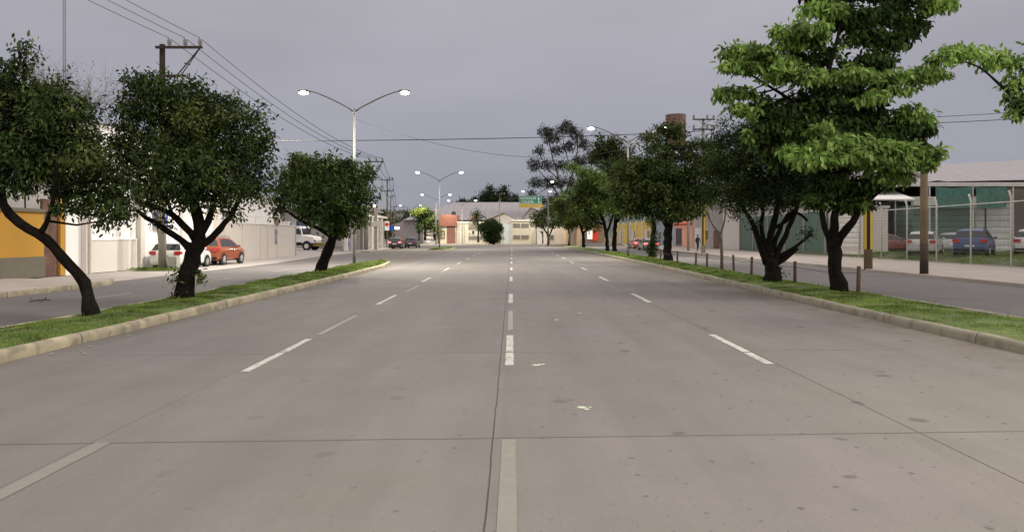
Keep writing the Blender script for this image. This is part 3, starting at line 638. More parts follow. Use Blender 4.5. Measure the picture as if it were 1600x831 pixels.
tree('layered_tree', 'wide tree with flat dark layers over a straight trunk beside bollards', 45.5,
    [[(1043,409,8.5),(1043,385,7.5),(1044,360,7),(1046,335,5),(1044,290,4),(1040,240,2.5),(1042,210,1.5)], [(1044,350,5),(1065,325,3.5),(1085,300,2)], [(1044,355,5),(1020,325,3.5),(1000,300,2)]],
    [(1048,206,12,8,-.6,0,1.6),(1045,200,24,5,-.3),(1020,214,20,5,-.5),(1062,210,16,4),(1025,232,20,5,-1),(1090,226,24,6),(1114,232,14,6,0,0,.7),(1064,228,20,5,.8),(1060,244,40,7),(1015,254,34,7),(1098,250,26,9),
     (985,262,26,8),(1030,270,46,9,0,1),(1080,270,36,12),(975,280,24,12),(1000,280,28,9),(1108,288,18,14),(985,300,28,12),(1020,298,40,12),(1060,296,40,12,0,1),(972,312,18,12),(1098,310,24,12),(1030,318,46,12),(1075,328,30,9),(1005,328,24,9,0,1),(1050,338,34,7),
     (985,325,20,10),(1118,265,16,14),(1040,290,46,14,1.6),(1040,315,46,14,1.6),(1000,290,30,14,1.4),(962,295,10,10)],
    leaf=.22, leafm=['leafA','leafR1'], mixp=.3, shrink=1.02, droop=.35, tuft_r=.32, per=9, dens=1.1)
tree('slender_shrub', 'slender dark stem wrapped in leafy shrub next to the layered tree', 51.5,
    [[(1019,404,4),(1020,380,4),(1022,355,4),(1018,335,3)]],
    [(1018,395,9,9),(1021,382,8,9),(1014,388,6,8),(1022,368,6,8),(1018,345,8,9,0,1,.8)], leaf=.14, leafm=['leafB','leafA'], tuft_r=.2, per=8, cat='shrub', dens=1.2)
tree('bare_sapling', 'thin bare forked sapling rising from the bollard row', 33.5,
    [[(1128,421,3),(1127,395,2.6),(1125,368,2.4),(1120,360,1.6),(1110,345,1.2),(1106,330,.9)], [(1125,368,1.8),(1132,345,1.4),(1134,325,1.0),(1132,310,.7)], [(1110,345,1),(1106,338,.7),(1104,325,.5)]],
    [(1106,325,4,4,0,0,.25),(1133,312,4,4,0,0,.25)], leaf=.1, leafm=['leafA'], tuft_r=.18, per=4, barkm='bark2', cat='tree')
tree('street_tree', 'tree with lamp lit lime green top beside the far lamp post', 77,
    [[(949,391,3.5),(948,370,3.2),(944,350,3),(935,325,2.4),(920,295,1.6)], [(948,365,2.2),(955,345,2),(962,320,1.5)], [(944,350,2),(928,345,1.5),(912,325,1)]],
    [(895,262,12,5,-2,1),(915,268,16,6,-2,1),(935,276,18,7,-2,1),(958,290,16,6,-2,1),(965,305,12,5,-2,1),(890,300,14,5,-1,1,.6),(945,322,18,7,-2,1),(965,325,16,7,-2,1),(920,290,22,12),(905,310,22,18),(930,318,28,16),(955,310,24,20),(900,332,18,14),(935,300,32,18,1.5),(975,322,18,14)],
    leaf=.30, leafm=['leafA','leafLit'], mixp=.35, droop=.4, tuft_r=.42, per=9, dens=1.1, group='trees further along the bollard strip')  # top tufts coloured paler to show the lamp light on them
tree('street_tree', 'taller dull green tree just right of the lime topped one', 83,
    [[(960,392,4.2),(960,370,3.8),(962,345,3.2),(965,300,2.4),(968,250,1.5)], [(961,350,2.5),(980,325,2),(990,300,1)], [(963,320,2.2),(950,270,1.6),(945,230,1)]],
    [(945,232,20,12),(960,222,14,10),(975,248,20,12),(960,262,28,14),(990,270,18,14),(985,295,22,18),(970,290,30,18,1.5),(995,318,14,14),(975,325,24,14),(955,240,22,10,1),(930,245,12,10),(948,290,22,16,2),(938,214,10,6,0,0,.7),(985,232,10,6,0,0,.7)],
    leaf=.32, leafm=['leafA','leafR1'], mixp=.3, droop=.3, tuft_r=.45, per=9, dens=1.0, group='trees further along the bollard strip')
tree('street_tree', 'dark low crowned tree in front of the lit shop signs', 100,
    [[(912,386,3),(911,368,2.6),(906,350,2),(895,330,1.4)], [(911,366,2),(920,350,1.5),(926,335,1)]],
    [(895,318,20,16),(880,330,16,14),(915,322,20,16),(905,340,24,12),(930,340,12,10),(885,350,12,8),(872,318,12,12),(925,355,12,6)], leaf=.36, leafm=['leafA'], tuft_r=.5, per=9, dens=1.0, group='trees further along the bollard strip')
tree('street_tree', 'tree with a leaning forked trunk behind the road sign mast', 116,
    [[(889,384,2.4),(890,365,2),(884,345,1.4)], [(890,368,1.6),(897,350,1)]],
    [(885,330,14,12),(875,342,10,10),(893,345,12,10),(880,318,12,10)], leaf=.38, leafm=['leafB'], tuft_r=.5, per=8, dens=1.0, group='trees further along the bollard strip')
tree('street_tree', 'small spreading tree below the green road sign', 128,
    [[(857,380,2),(856,368,1.8),(850,358,1.3),(842,348,1)], [(857,370,1.6),(864,356,1.2),(870,345,1)]],
    [(842,338,13,8),(858,330,14,9),(872,338,12,10),(850,348,16,6),(866,350,12,6),(838,348,8,5),(862,320,10,8)], leaf=.36, leafm=['leafA','leafR1'], tuft_r=.5, per=8, dens=1.0)
tree('dead_stump', 'thin dark tree stem standing left of the sign mast', 128, [[(848,379,1.2),(848,368,1.1),(847,362,1)], [(848,366,.8),(844,362,.5)]], [(847,360,3,2,0,0,.4)], leaf=.3, leafm=['leafA'], tuft_r=.4, per=4)

# --- behind the frontages
tree('gum_tree', 'tall open grey tree with pale branches behind the road sign', 172,
    [[(885,376,2.52),(884,340,2.31),(880,310,2.10),(872,275,1.68),(862,240,1.05),(858,215,0.63)], [(882,320,1.68),(862,290,1.26),(845,270,0.84),(835,255,0.42)], [(881,310,1.68),(895,270,1.43),(902,235,1.01),(900,205,0.59)],
     [(884,330,1.47),(905,300,1.26),(922,265,0.84),(925,235,0.42)], [(872,280,1.26),(855,262,0.84),(840,235,0.50)], [(862,290,1.05),(845,300,0.63),(832,308,0.34)], [(895,275,1.05),(885,240,0.76),(878,210,0.42)]],
    [(862,215,14,10),(852,205,10,8),(885,202,14,7),(900,210,12,9),(842,235,10,9),(870,235,12,9),(890,228,12,9),(912,225,10,10),(835,258,10,9),(855,258,12,9),(878,258,12,8),(905,252,12,9),(925,245,8,9),
     (838,285,10,8),(858,285,12,9),(830,303,7,6),(845,312,12,7),(875,285,12,8),(870,312,14,9),(898,285,12,10),(922,275,10,12),(885,192,8,4)],
    leaf=.42, leafm=['leafD'], droop=.3, tuft_r=.62, per=7, dens=1.15, barkm='bark2', twig=.03)
BEH = 'dark trees beyond the big warehouse roof'
for i, (x, y, sz, hh, lb) in enumerate(((765,303,20,14,'big round dark crown above the middle of the warehouse roof'),(788,300,10,12,'narrow dark crown beside the biggest crown above the roof'),
        (805,312,12,9,'low dark crown partly behind the green road sign'),(722,318,13,9,'dark crown at the sloping end of the warehouse roof'),(705,328,13,10,'dark crown over the red block wall'),(740,314,10,7,'small crown between roof end and biggest crown'))):
    tree('background_tree', lb, 235, [[(x,372,2.4),(x,340,2),(x,y,1)]], [(x,y,sz*.6,hh*.8),(x-sz*.5,y+4,sz*.5,hh*.6),(x+sz*.5,y+3,sz*.5,hh*.6),(x,y+hh*.7,sz*.9,hh*.6),(x+2,y-hh*.55,sz*.3,hh*.35)],
         leaf=.6, leafm=['leafB'], tuft_r=.85, per=8, group=BEH, twig=.05, sides=6)
tree('clipped_tree', 'dense round clipped tree in front of the cream frontage', 141,
    [[(768,378,5),(768,365,4),(767,355,3)]], [(768,356,16,9),(757,355,9,8),(779,356,9,8),(768,348,12,5),(768,370,8,8),(762,368,10,10),(774,369,10,9),(768,374,10,5)], leaf=.26, leafm=['leafB'], tuft_r=.38, per=10, dens=1.4, twig=.03)
tree('thin_street_tree', 'thin pale leaved tree behind the clipped round tree', 144,
    [[(747,378,1.6),(747,355,1.3),(744,335,1)]], [(742,332,7,7),(750,340,7,7),(744,348,8,5),(736,343,5,5),(752,352,6,5)], leaf=.34, leafm=['leafR1'], tuft_r=.5, per=6, dens=.7, twig=.03)
tree('corner_tree', 'green tree left of the red block wall with lamp lit leaves', 152,
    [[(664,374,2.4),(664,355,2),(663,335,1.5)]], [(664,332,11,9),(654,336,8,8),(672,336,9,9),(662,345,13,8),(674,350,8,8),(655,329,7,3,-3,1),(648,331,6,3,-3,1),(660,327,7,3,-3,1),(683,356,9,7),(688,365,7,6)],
    leaf=.36, leafm=['leafR1','leafL'], tuft_r=.5, per=8, dens=1.0, twig=.03)  # upper clumps get the lime colour that stands for lamp light
tree('corner_shrub', 'small dark mop headed plant on the far corner lawn', 150, [[(655,375,1.3),(655,362,1.1)]], [(655,355,4,5),(653,361,3,3),(658,359,3,3)], leaf=.3, leafm=['leafB'], tuft_r=.35, per=8, cat='shrub')
tree('roadside_tree', 'dark green tree behind the utility poles past the graffiti wall', 120,
    [[(597,380,3),(597,360,2.5),(597,340,2)]], [(597,345,9,12),(604,352,8,11),(591,358,8,12),(599,364,9,9),(608,364,6,8),(597,334,7,6),(585,350,8,12)], leaf=.34, leafm=['leafA'], tuft_r=.5, per=8, dens=1.1, twig=.03)
tree('wall_tree', 'yellowish tree in the gap before the tall white building', 36.6,
    [[(251,419,3),(250,380,3),(243,330,3),(222,292,2.4),(195,255,1.6)], [(243,330,2),(215,315,1.5),(205,300,1)], [(222,292,2),(175,265,1.4),(160,230,1)]],
    [(215,290,18,18,0,0,.7),(160,215,16,16,0,0,.45),(180,250,16,16,0,0,.5),(225,310,14,14,0,0,.7),(150,240,14,14,0,0,.4),(170,200,12,10,0,0,.35),(200,270,14,14,0,0,.5)], leaf=.11, leafm=['leafY'], tuft_r=.22, per=6, dens=.7, barkm='bark2')
def wispy():
    Y = 31.0; s = Y/F; base = at(70, 400, Y); base.z = .1; base.x -= 0; root = empty('wispy_tree', base, 0, 'nearly bare brown twiggy tree above the yellow wall roof', 'tree')
    mb = MB()
    def grow(p, d_, ln, r, lv):
        k = 3; pts = [p]
        for i in range(k): d_ = (d_ + Vector((random.gauss(0,.12), random.gauss(0,.12), random.gauss(.03,.06)))).normalized(); pts.append(pts[-1] + d_ * ln / k)
        mb.tube(pts, [r, r*.85, r*.7, r*.55], 5, False)
        if lv == 0: return
        for i in range(4 if lv > 1 else 5):
            a = random.uniform(.3, 1.0); q = pts[random.randint(1, k)]
            nd = (d_ + Vector((random.gauss(0,.5), random.gauss(0,.4), random.gauss(.1,.35))) * a).normalized()
            grow(q, nd, ln * random.uniform(.5,.8), r * .55, lv - 1)
    mb.tube([(0,0,0),(.1,0,2),(0,0,4)], [.14,.12,.1], 8)
    for k in range(13): grow(Vector((random.uniform(-1.6,1.4), random.uniform(-.5,.5), random.uniform(3.6,5.0))), Vector((-.6 + k*.12, random.gauss(0,.3), 1.3)).normalized(), 2.1, .03, 4)
    mb.build('trunk', M['bark2'], root, smooth=True)
    C = rng.normal(0, 1, (1800, 3)) * np.array([1.7,.8,.6]) + np.array([-.4, 0, 7.9])
    V, Fc = leaf_verts(C, unit(rng.normal(0,1,(1800,3))), .09, .3); build_np('crown', V, Fc, [M['leafY']], root)
wispy()

# ------------------------------------------------------------------ street lamps
def lamp_proto(name='street_lamp', h=8.6, reach=2.95, rise=1.15):
    root = empty(name)
    MB().tube([(0,0,-.05),(0,0,.5),(0,0,h)], [.092,.086,.05], 14).build('pole', M['steel'], root, smooth=True)
    MB().box(-.2,.2,-.2,.2,-.02,.05).build('base_plate', M['steel'], root, bevel=.01)
    MB().cyl((0,0,h-.16),(0,0,h+.12),.085,.07,12).build('collar', M['steel'], root)
    for s in (-1, 1):
        pts = [(s*.03,0,h-.05)] + [(s*reach*t, 0, h - .02 + rise * (1 - (1-t)**1.3)) for t in (.12,.3,.5,.68,.82,.92,1.0)]
        arm = MB().tube(pts, [.045,.042,.04,.037,.034,.032,.03,.03], 8).build('arm', M['steel'], root, smooth=True)
        x = s * reach; z = h - .02 + rise
        hb = MB(); hb.extry([(x - s*.1, z-.05),(x + s*.05, z+.06),(x + s*.45, z+.05),(x + s*.62, z-.01),(x + s*.55,z-.07),(x,z-.08)] if s > 0 else
                 list(reversed([(x - s*.1, z-.05),(x + s*.05, z+.06),(x + s*.45, z+.05),(x + s*.62, z-.01),(x + s*.55,z-.07),(x,z-.08)])), -.13, .13)
        hd = hb.build('lamp_head', M['steel'], arm, bevel=.02)
        MB().sphere((x + s*.30, 0, z-.085), 1.0, 16, 10, (.27,.17,.13)).build('lens', M['lamp_white'], arm, smooth=True)
    return root
LP = lamp_proto(reach=2.55)
def add_lamp(o, X, Y, z, rz, label, power, sc_=1.0, group='double armed street lamps'):
    o.location = (X, Y, z); o.rotation_euler = (0, 0, rz); o.scale = (1, 1, sc_); tag(o, label, 'street lamp', group)
    if power:
        for s in (-1, 1):
            tall = label.startswith('double armed lamp standing beside')
            tall = tall or 'behind the camera' in label
            l = bpy.data.lights.new('lamp_light', 'POINT' if tall else 'AREA'); l.energy = power if tall else power * .6
            if not tall: l.shape = 'DISK'; l.size = .3
            l.color = (1.0,.95,.80); 
            if tall: l.shadow_soft_size = .15
            lo = bpy.data.objects.new('lamp_light', l); col.objects.link(lo); lo.parent = o; lo.location = (s*2.85, 0, 9.05)
LAMPS = [(-8.88,40,.18,0,'tall double armed street lamp on the grass strip past the olive tree',2600,1.0),
         (8.9,54.5,.18,0,'double armed street lamp half hidden in the far strip trees',1500,1.02),
         (-9.5,93,.15,0,'double armed lamp on the tiny round grass island',1500,1.03),
         (-15.5,145,.1,0,'distant double armed lamp before the red block wall',2200,1.05),
         (9.25,113,.18,0,'double armed lamp deep among trees near the lit shops',2200,1.06),
         (5.2,150.3,.14,0,'double armed lamp by the cream end wall next to the road sign',1800,1.15),
         (-28.6,200,.0,0,'farthest double armed lamp down the side street',2000,1.08),
         (-10.6,151,.14,0,'double armed lamp in front of the cream frontage with pierced blocks',1400,.95),
         (9.0,2.5,.18,0,'double armed lamp standing beside the camera outside the frame',2300,1.0),
         (-8.0,-13,.18,0,'double armed lamp standing behind the camera',2200,1.0)]
for i, a in enumerate(LAMPS):
    o = LP if i == 0 else copy_tree(LP) if False else None
    if i == 0: protos = None
lampobjs = [LP] + [copy_tree(LP) for _ in LAMPS[1:]]
for o, a in zip(lampobjs, LAMPS): add_lamp(o, *a)

# ------------------------------------------------------------------ utility poles and cables
def ins(mb, x, y, z):
    mb.tube([(x,y,z),(x,y,z+.06),(x,y,z+.07),(x,y,z+.15),(x,y,z+.16),(x,y,z+.24),(x,y,z+.25),(x,y,z+.33),(x,y,z+.34),(x,y,z+.42)], [.04,.04,.10,.085,.11,.09,.105,.085,.09,.05], 12)
def power_pole(loc, h, label, r=.17, side=1, wood=False, bars=(0,), group='utility poles along the walls'):
    root = empty('utility_pole', loc, 0, label, 'utility pole', group)
    MB().tube([(0,0,-.05),(0,0,h*.5),(0,0,h)], [r, r*.85, r*.62], 14).build('pole', M['wood'] if wood else M['pole_conc'], root, smooth=True)
    for kz, zz in enumerate(bars):
        z = h - .12 - zz
        if side == 0: x0, x1 = -1.05, 1.05
        else: x0, x1 = (-.25, 2.1)
        arm = MB().box(x0, x1, -r*.62-.12, -r*.62-.005, z-.06, z+.06).build('crossarm', M['wood_dark'], root)
        for x in ((.45,1.25,2.0) if side else (-.95,.35,.95)):
            im = MB(); ins(im, x, -r*.62-.06, z+.062); im.build('insulator', M['insul'], arm, smooth=True)
        if side and kz == 0:
            b = MB().box(-.2, 1.25, -r*.62-.11, -r*.62-.005, z-1.5, z-1.38)
            b.tube([(.85,-.16,z-1.37),(1.95,-.16,z-.06)], .035, 6); b.tube([(1.1,-.24,z-1.37),(2.02,-.24,z-.06)], .03, 6); b.tube([(1.2,-.2,z-.8),(1.5,-.2,z-.88)],.03,6)
            b.build('brace', M['wood_dark'], root)
        elif kz == 0:
            MB().tube([(-.5,-r*.62-.06,z-.06),(0,-r*.62-.03,z-.5)], .018, 5).tube([(.5,-r*.62-.06,z-.06),(0,-r*.62-.03,z-.5)], .018, 5).build('brace', M['wood_dark'], root)
    return root
power_pole((-17.72,36.0,.03), 11.35, 'concrete pole with a dark one sided crossarm beside the white car', .19)
MB().tube([(0,0,8.6),(0,0,11.42)], [.15,.13], 14).build('pole_top', M['wood_dark'], [o for o in bpy.data.objects if o.name == 'utility_pole'][0])
power_pole((-17.9,-18,.0), 11.35, 'concrete pole with one sided crossarm behind the camera', .19)
power_pole((-17.35,84.5,.1), 10.6, 'square topped concrete pole next to the graffiti wall end', .27, 1)
power_pole((-20.9,119,.1), 11.2, 'brown pole with two crossarms far along the side street', .17, 0, True, (0,1.9))
power_pole((-27.8,163,.0), 11.0, 'middle one of the dwindling brown poles down the side street', .17, 0, True, (0,))
power_pole((-36.8,222,.0), 11.0, 'last of the dwindling brown poles down the side street', .17, 0, True, (0,))
power_pole((-2.6,151.0,.1), 10.5, 'thin pole with crossarm in front of the big warehouse roof', .14, 0, True, (0,))
power_pole((18.3,68,.1), 12.9, 'tall concrete pole with yellow and black stripes by the walking person', .2, 0, False, (0,.95), 'utility poles on the fenced side')
def stripes(root_obj, r, z0, z1, n=8):
    mb = MB(); k = 24; w_ = 2*math.pi/n
    for i in range(n):
        mb.mat(i % 2); a0 = i*w_
        vs = []; 
        for j in range(5):
            a = a0 + w_*j/4; vs += [(math.cos(a)*(r+.006), math.sin(a)*(r+.006), z0), (math.cos(a)*(r+.002), math.sin(a)*(r+.002), z1)]
        mb.add(vs, [(2*j, 2*j+2, 2*j+3, 2*j+1) for j in range(4)])
    mb.build('stripes', [M['signyellow'], M['black']], root_obj)
sp_ = [o for o in bpy.data.objects if o.get('label','').startswith('tall concrete pole with yellow')][0]; stripes(sp_, .2, .8, 4.6)
def plain_pole(loc, h, r, label, m, lean=0):
    root = empty('wooden_pole', loc, 0, label, 'utility pole', 'utility poles on the fenced side')
    MB().tube([(0,0,-.05),(lean*.5,0,h*.5),(lean,0,h)], [r, r*.92, r*.8], 16, jit=.03).build('pole', m, root, smooth=True)
    return root
p = plain_pole((17.75,35.4,.1), 7.6, .2, 'weathered wooden pole painted with yellow and black stripes by the fence', M['wood']); stripes(p, .2, 1.0, 4.0)
p = plain_pole((17.75,30.6,.1), 6.3, .165, 'bare wooden pole nearest on the fenced sidewalk, dark stained foot', M['wood'])
MB().tube([(0,0,.0),(0,0,1.3)], [.171,.163], 16).build('tar_band', M['wood_dark'], p, smooth=True)
plain_pole((19.6,79,.1), 7.0, .16, 'slim grey pole between salmon wall and walking person', M['pole_conc'])
plain_pole((29.6,33.5,.05), 8.2, .16, 'grey pole inside the fenced lot outside the frame', M['pole_conc'])
def cable(name, pts_pairs, label, r, sag, group=None):
    mb = MB()
    for a, b_, s in pts_pairs:
        a = Vector(a); b_ = Vector(b_); k = 28
        P_ = [a.lerp(b_, i/k) + Vector((0,0,-4*s*(i/k)*(1-i/k))) for i in range(k+1)]
        rr = [r * max(1, p.y / 22) ** .72 for p in P_]
        mb.tube(P_, rr, 5, False)
    return tag(mb.build(name, M['black']), label, 'cable', group)
xo = (.45,1.25,2.0)
for k, nm in enumerate(('the outer','the middle','the inner')):
    zz = 11.72
    cable('power_line', [((-17.9+xo[k],-18.2,zz),(-17.72+xo[k],35.85,zz),.8),((-17.72+xo[k],35.85,zz),(-17.35+xo[k],84.4,10.95),1.0),((-17.35+xo[k],84.4,10.95),(-20.9+(-.95,.35,.95)[k],118.9,11.5),.8),
         ((-20.9+(-.95,.35,.95)[k],118.9,11.5),(-27.8+(-.95,.35,.95)[k],162.9,11.2),.8),((-27.8+(-.95,.35,.95)[k],162.9,11.2),(-36.8+(-.95,.35,.95)[k],221.9,11.2),1)],
         ['power line hung nearest the white building','middle power line between the crossarm poles','power line hung nearest the road over the sidewalk'][k], .010, 0, 'power lines on the crossarm poles')
cable('street_cable', [((-17.7,36,6.55),(18.3,68,11.8),.25)], 'thick dark cable crossing high above the whole road', .016, 0)
cable('lamp_cable', [((-8.88,40,8.35),(8.9,54.5,8.5),1.35)], 'thin sagging cable strung from lamp post to lamp post', .007, 0)
cable('lamp_cable', [((8.9,54.5,8.8),(18.3,68,12.2),.3)], 'cable rising from the tree hidden lamp post to the striped pole', .012, 0)
cable('side_cable', [((17.75,35.4,7.55),(29.6,33.5,8.1),.12)], 'upper of the two thin cables right of the tallest tree', .010, 0)
cable('side_cable', [((17.75,35.4,7.3),(29.6,33.5,7.75),.14)], 'lower of the two thin cables right of the tallest tree', .012, 0)
cable('side_cable', [((17.75,35.4,7.4),(18.3,68,12.5),.4)], 'long cable between the two striped poles', .012, 0)
# lamp on the graffiti-wall pole
wl = empty('pole_lamp', (-16.4,84,.0), 0, 'bright small lamp glowing on the concrete pole by the graffiti wall', 'street lamp')
MB().tube([(-.75,.3,5.2),(-.3,.1,5.5),(0,0,5.45)], .03, 6).build('bracket', M['steel'], wl)
MB().sphere((.05,0,5.32), .2, 12, 8, (1,1,.7)).build('lens', M['lamp_warm'], wl, smooth=True)
# radio mast
mastX, mastY = at(101,0,230)[0], 230
mr_o = empty('radio_mast', (mastX, mastY, 0), 0, 'very tall thin lattice radio mast rising behind the white building', 'mast')
mb = MB(); wM = .42
c3 = [(wM*math.cos(a), wM*math.sin(a)) for a in (R(90), R(210), R(330))]
for x, y in c3: mb.tube([(x,y,0),(x,y,96)], .075, 5)
for i in range(96):
    for k in range(3):
        a, b_ = c3[k], c3[(k+1) % 3]; mb.tube([(a[0],a[1],i),(b_[0],b_[1],i+1)], .035, 4, False)
mb.build('lattice', M['steel'], mr_o)

# ------------------------------------------------------------------ buildings
def building(name, label, cat='building', group=None): return empty(name, (0,0,0), 0, label, cat, group)
def window_x(par, X, y0, y1, z0, z1, sgn, fm=None, gm=None, name='window'):
    """window on a wall facing +X (sgn=1) or -X (sgn=-1)"""
    t = .05; a, b_ = (X+.002, X+.05) if sgn > 0 else (X-.05, X-.002)
    f = MB(); f.box(a,b_,y0,y1,z0,z0+t).box(a,b_,y0,y1,z1-t,z1).box(a,b_,y0,y0+t,z0+t,z1-t).box(a,b_,y1-t,y1,z0+t,z1-t)
    o = f.build(name, fm or M['whitemetal'], par)
    c, d_ = (X+.002, X+.02) if sgn > 0 else (X-.02, X-.002)
    MB().box(c,d_,y0+t+.002,y1-t-.002,z0+t+.002,z1-t-.002).build('pane', gm or M['glass'], o)
    return o
def window_y(par, Yw, x0, x1, z0, z1, fm=None, gm=None, name='window', t=.08):
    f = MB(); a, b_ = Yw-.08, Yw-.002
    f.box(x0,x1,a,b_,z0,z0+t).box(x0,x1,a,b_,z1-t,z1).box(x0,x0+t,a,b_,z0+t,z1-t).box(x1-t,x1,a,b_,z0+t,z1-t)
    o = f.build(name, fm or M['creamyellow'], par)
    MB().box(x0+t+.002,x1-t-.002,Yw-.03,Yw-.002,z0+t+.002,z1-t-.002).build('pane', gm or M['glass'], o); return o
# -- yellow house
b = building('yellow_house', 'low yellow walled house with dark grey plinth behind the leaning tree', 'house')
MB().box(-30,-19.3,12,29.3,.10,2.72).build('wall', M['yellow'], b)
MB().box(-30.03,-19.26,11.97,29.33,.08,.92).build('plinth', M['olivegrey'], b)
MB().box(-30.05,-19.22,11.95,29.35,2.722,2.86).build('coping', M['olivegrey'], b)
r_ = MB()
for y in np.arange(13, 29.2, 2.6): r_.tube([(-19.6,y,2.86),(-19.6,y,3.62)], .035, 6)
r_.tube([(-19.6,13,3.6),(-19.6,29,3.6)], .025, 6); r_.build('railing', M['dark'], b)
MB().box(-30,-21.5,14,28.9,2.87,5.3).build('upper_storey', M['white2'], b)
b = building('brown_gate', 'tall rust brown gate between yellow house and white building', 'gate')
MB().box(-19.55,-19.45,29.42,30.45,.06,3.3).build('door', M['rust'], b)
MB().box(-19.7,-19.35,30.45,30.75,.06,3.5).build('post', M['yellow'], b)
# -- big white building
b = building('white_warehouse', 'big white warehouse with a shallow gable and closed shutter bay', 'warehouse')
wl_ = MB(); yA, yB = 30.8, 47.0
wl_.add([(-19.35,yA,.05),(-19.35,yB,.05),(-19.35,yB,5.2),(-19.35,36.5,7.2),(-19.35,yA,6.8), (-40,yA,.05),(-40,yB,.05),(-40,yB,5.2),(-40,36.5,7.2),(-40,yA,6.8)],
    [(0,1,2,3,4),(9,8,7,6,5),(0,5,6,1),(1,6,7,2),(0,4,9,5)])
wl_.build('wall', M['white_wall'], b); MB().box(-19.34,-19.26,32.35,36.58,4.6,4.75).build('lintel', M['white2'], b)
MB().add([(-19.2,yB+.1,5.22),(-19.2,36.5,7.25),(-40,36.5,7.25),(-40,yB+.1,5.22),(-19.2,yA-.1,6.84),(-40,yA-.1,6.84)],[(0,3,2,1),(1,2,5,4)]).build('roof', M['roofpink'], b)
for y in (31.9, 36.6, 41.3, 46.0): MB().box(-19.34,-19.12,y,y+.42,.05,5.2).build('pilaster', M['white2'], b)
MB().box(-19.34,-19.27,32.35,36.55,.06,1.55).build('lower_panel', M['white2'], b)
MB().box(-19.34,-19.24,32.4,36.5,1.56,1.62).build('ledge', M['white_wall'], b)
tag(MB().box(-19.12,-19.09,38.2,39.4,2.2,3.3).build('wall_poster', M['signblue']), 'blue and white poster high on the white building behind the tree fork', 'poster')
MB().tube([(-19.05,32.1,.06),(-19.05,32.1,5)], .05, 8).build('drainpipe', M['white2'], b)
# -- beige wall with railing
b = building('beige_wall', 'long beige street wall topped by a thin white railing', 'wall')
w_ = MB().box(-19.3,-19.0,47.05,62.2,.03,2.62); w_.build('wall', M['beige'], b)
for y in (50.0, 53.6, 55.2, 57.4): MB().box(-18.99,-18.93,y,y+.05,.05,2.6).build('seam', M['beige'], b)
MB().box(-19.33,-18.96,47.03,62.23,2.623,2.70).build('coping', M['white2'], b)
r_ = MB()
for y in np.arange(47.2, 59, .16): r_.tube([(-19.15,y,2.7),(-19.15,y,3.2)], .009, 4, False)
for y in np.arange(47.2, 59, 2.9): r_.box(-19.19,-19.11,y,y+.08,2.7,3.3)
r_.tube([(-19.15,47.2,3.2),(-19.15,58.9,3.2)], .02, 5); r_.build('railing', M['whitemetal'], b)
MB().box(-19.32,-18.98,62.24,62.5,.03,3.3).build('gate_post', M['greywall'], b)
tag(MB().box(-18.985,-18.965,56.9,57.45,1.15,2.3).build('wall_poster', mat('poster_print', (.12,.14,.2), .6, .6, 5, stain=(.55,.55,.6), stain_amt=.8, stain_scale=2)), 'dark blue printed poster on the beige wall under the round sign', 'poster')
sg = empty('round_sign', (-18.85,57.0,2.95), 0, 'round brown disc sign above the poster on the beige wall', 'sign')
MB().cyl((-.03,-.05,0),(.03,.05,0),.33,.33,24).build('disc', mat('brown_sign', (.26,.21,.17), .7, .2, 6), sg)
MB().tube([(-.1,.0,-.3),(-.1,.0,.1)], .03, 6).build('bracket', M['dark'], sg)
b = building('white_shed', 'plain white shed behind the beige wall and railing', 'shed')
MB().box(-36,-21.2,49,65,.03,5.0).build('wall', M['white_wall'], b); MB().box(-36.2,-21.0,48.8,65.2,5.002,5.2).build('roof', M['roofpink2'], b)
# -- graffiti wall with columns
b = building('graffiti_wall', 'grey columned street wall with faded blue graffiti past the truck yard', 'wall')
gm_ = mat('graffiti_plaster', (.38,.35,.31), .85, .1, 1, stain=(.10,.12,.30), stain_amt=2.2, stain_scale=.7)
MB().box(-19.0,-18.7,79,104,.1,1.55).build('lower_wall', gm_, b); MB().box(-19.0,-18.72,79,104,1.552,3.9).build('wall', M['greywall'], b)
for y in np.arange(79, 104, 3.6): MB().box(-18.7,-18.35,y,y+.45,.1,4.3).build('column', M['white2'], b)
MB().box(-19.05,-18.3,79,104.5,4.302,4.6).build('beam', M['white2'], b)
b = building('concrete_portal', 'pale twin post concrete frame with a short cross beam', 'portal')
for x in (-18.0,-16.3): MB().box(x-.17,x+.17,84.9,85.25,.08,5.0).build('post', M['pole_conc'], b)
MB().box(-18.6,-15.5,84.85,85.3,2.9,3.5).build('beam', M['white2'], b)
MB().box(-18.2,-15.9,84.87,85.28,5.002,5.35).build('cap', M['pole_conc'], b)
b = building('yard_building', 'grey yard building behind the white truck', 'building')
MB().box(-52,-22,104,120,.03,5.6).build('wall', M['greywall'], b); MB().box(-52.3,-21.7,103.7,120.3,5.602,5.9).build('roof', M['roofpink2'], b)
# -- far side street wall and hill
b = building('pink_wall_building', 'long pinkish blank walled shed at the end of the side street', 'shed')
q = MB(); xa, xb = at(628,0,250)[0], at(660,0,250)[0]
q.add([(-44,252,0),(-32,250,0),(-22,235,0),(-22,235,5.5),(-32,250,8.5),(-36,251,8.8),(-40,251.5,6.5),(-44,252,5.5),(-44,275,0),(-22,275,0),(-22,275,5.5),(-44,275,5.5)],
   [(0,1,4,5,6,7),(1,2,3,4),(2,9,10,3),(0,7,11,8),(8,11,10,9),(3,10,11,7,6,5,4)])
q.build('wall', mat('pink_plaster', (.42,.35,.34), .85, .06, .4), b)
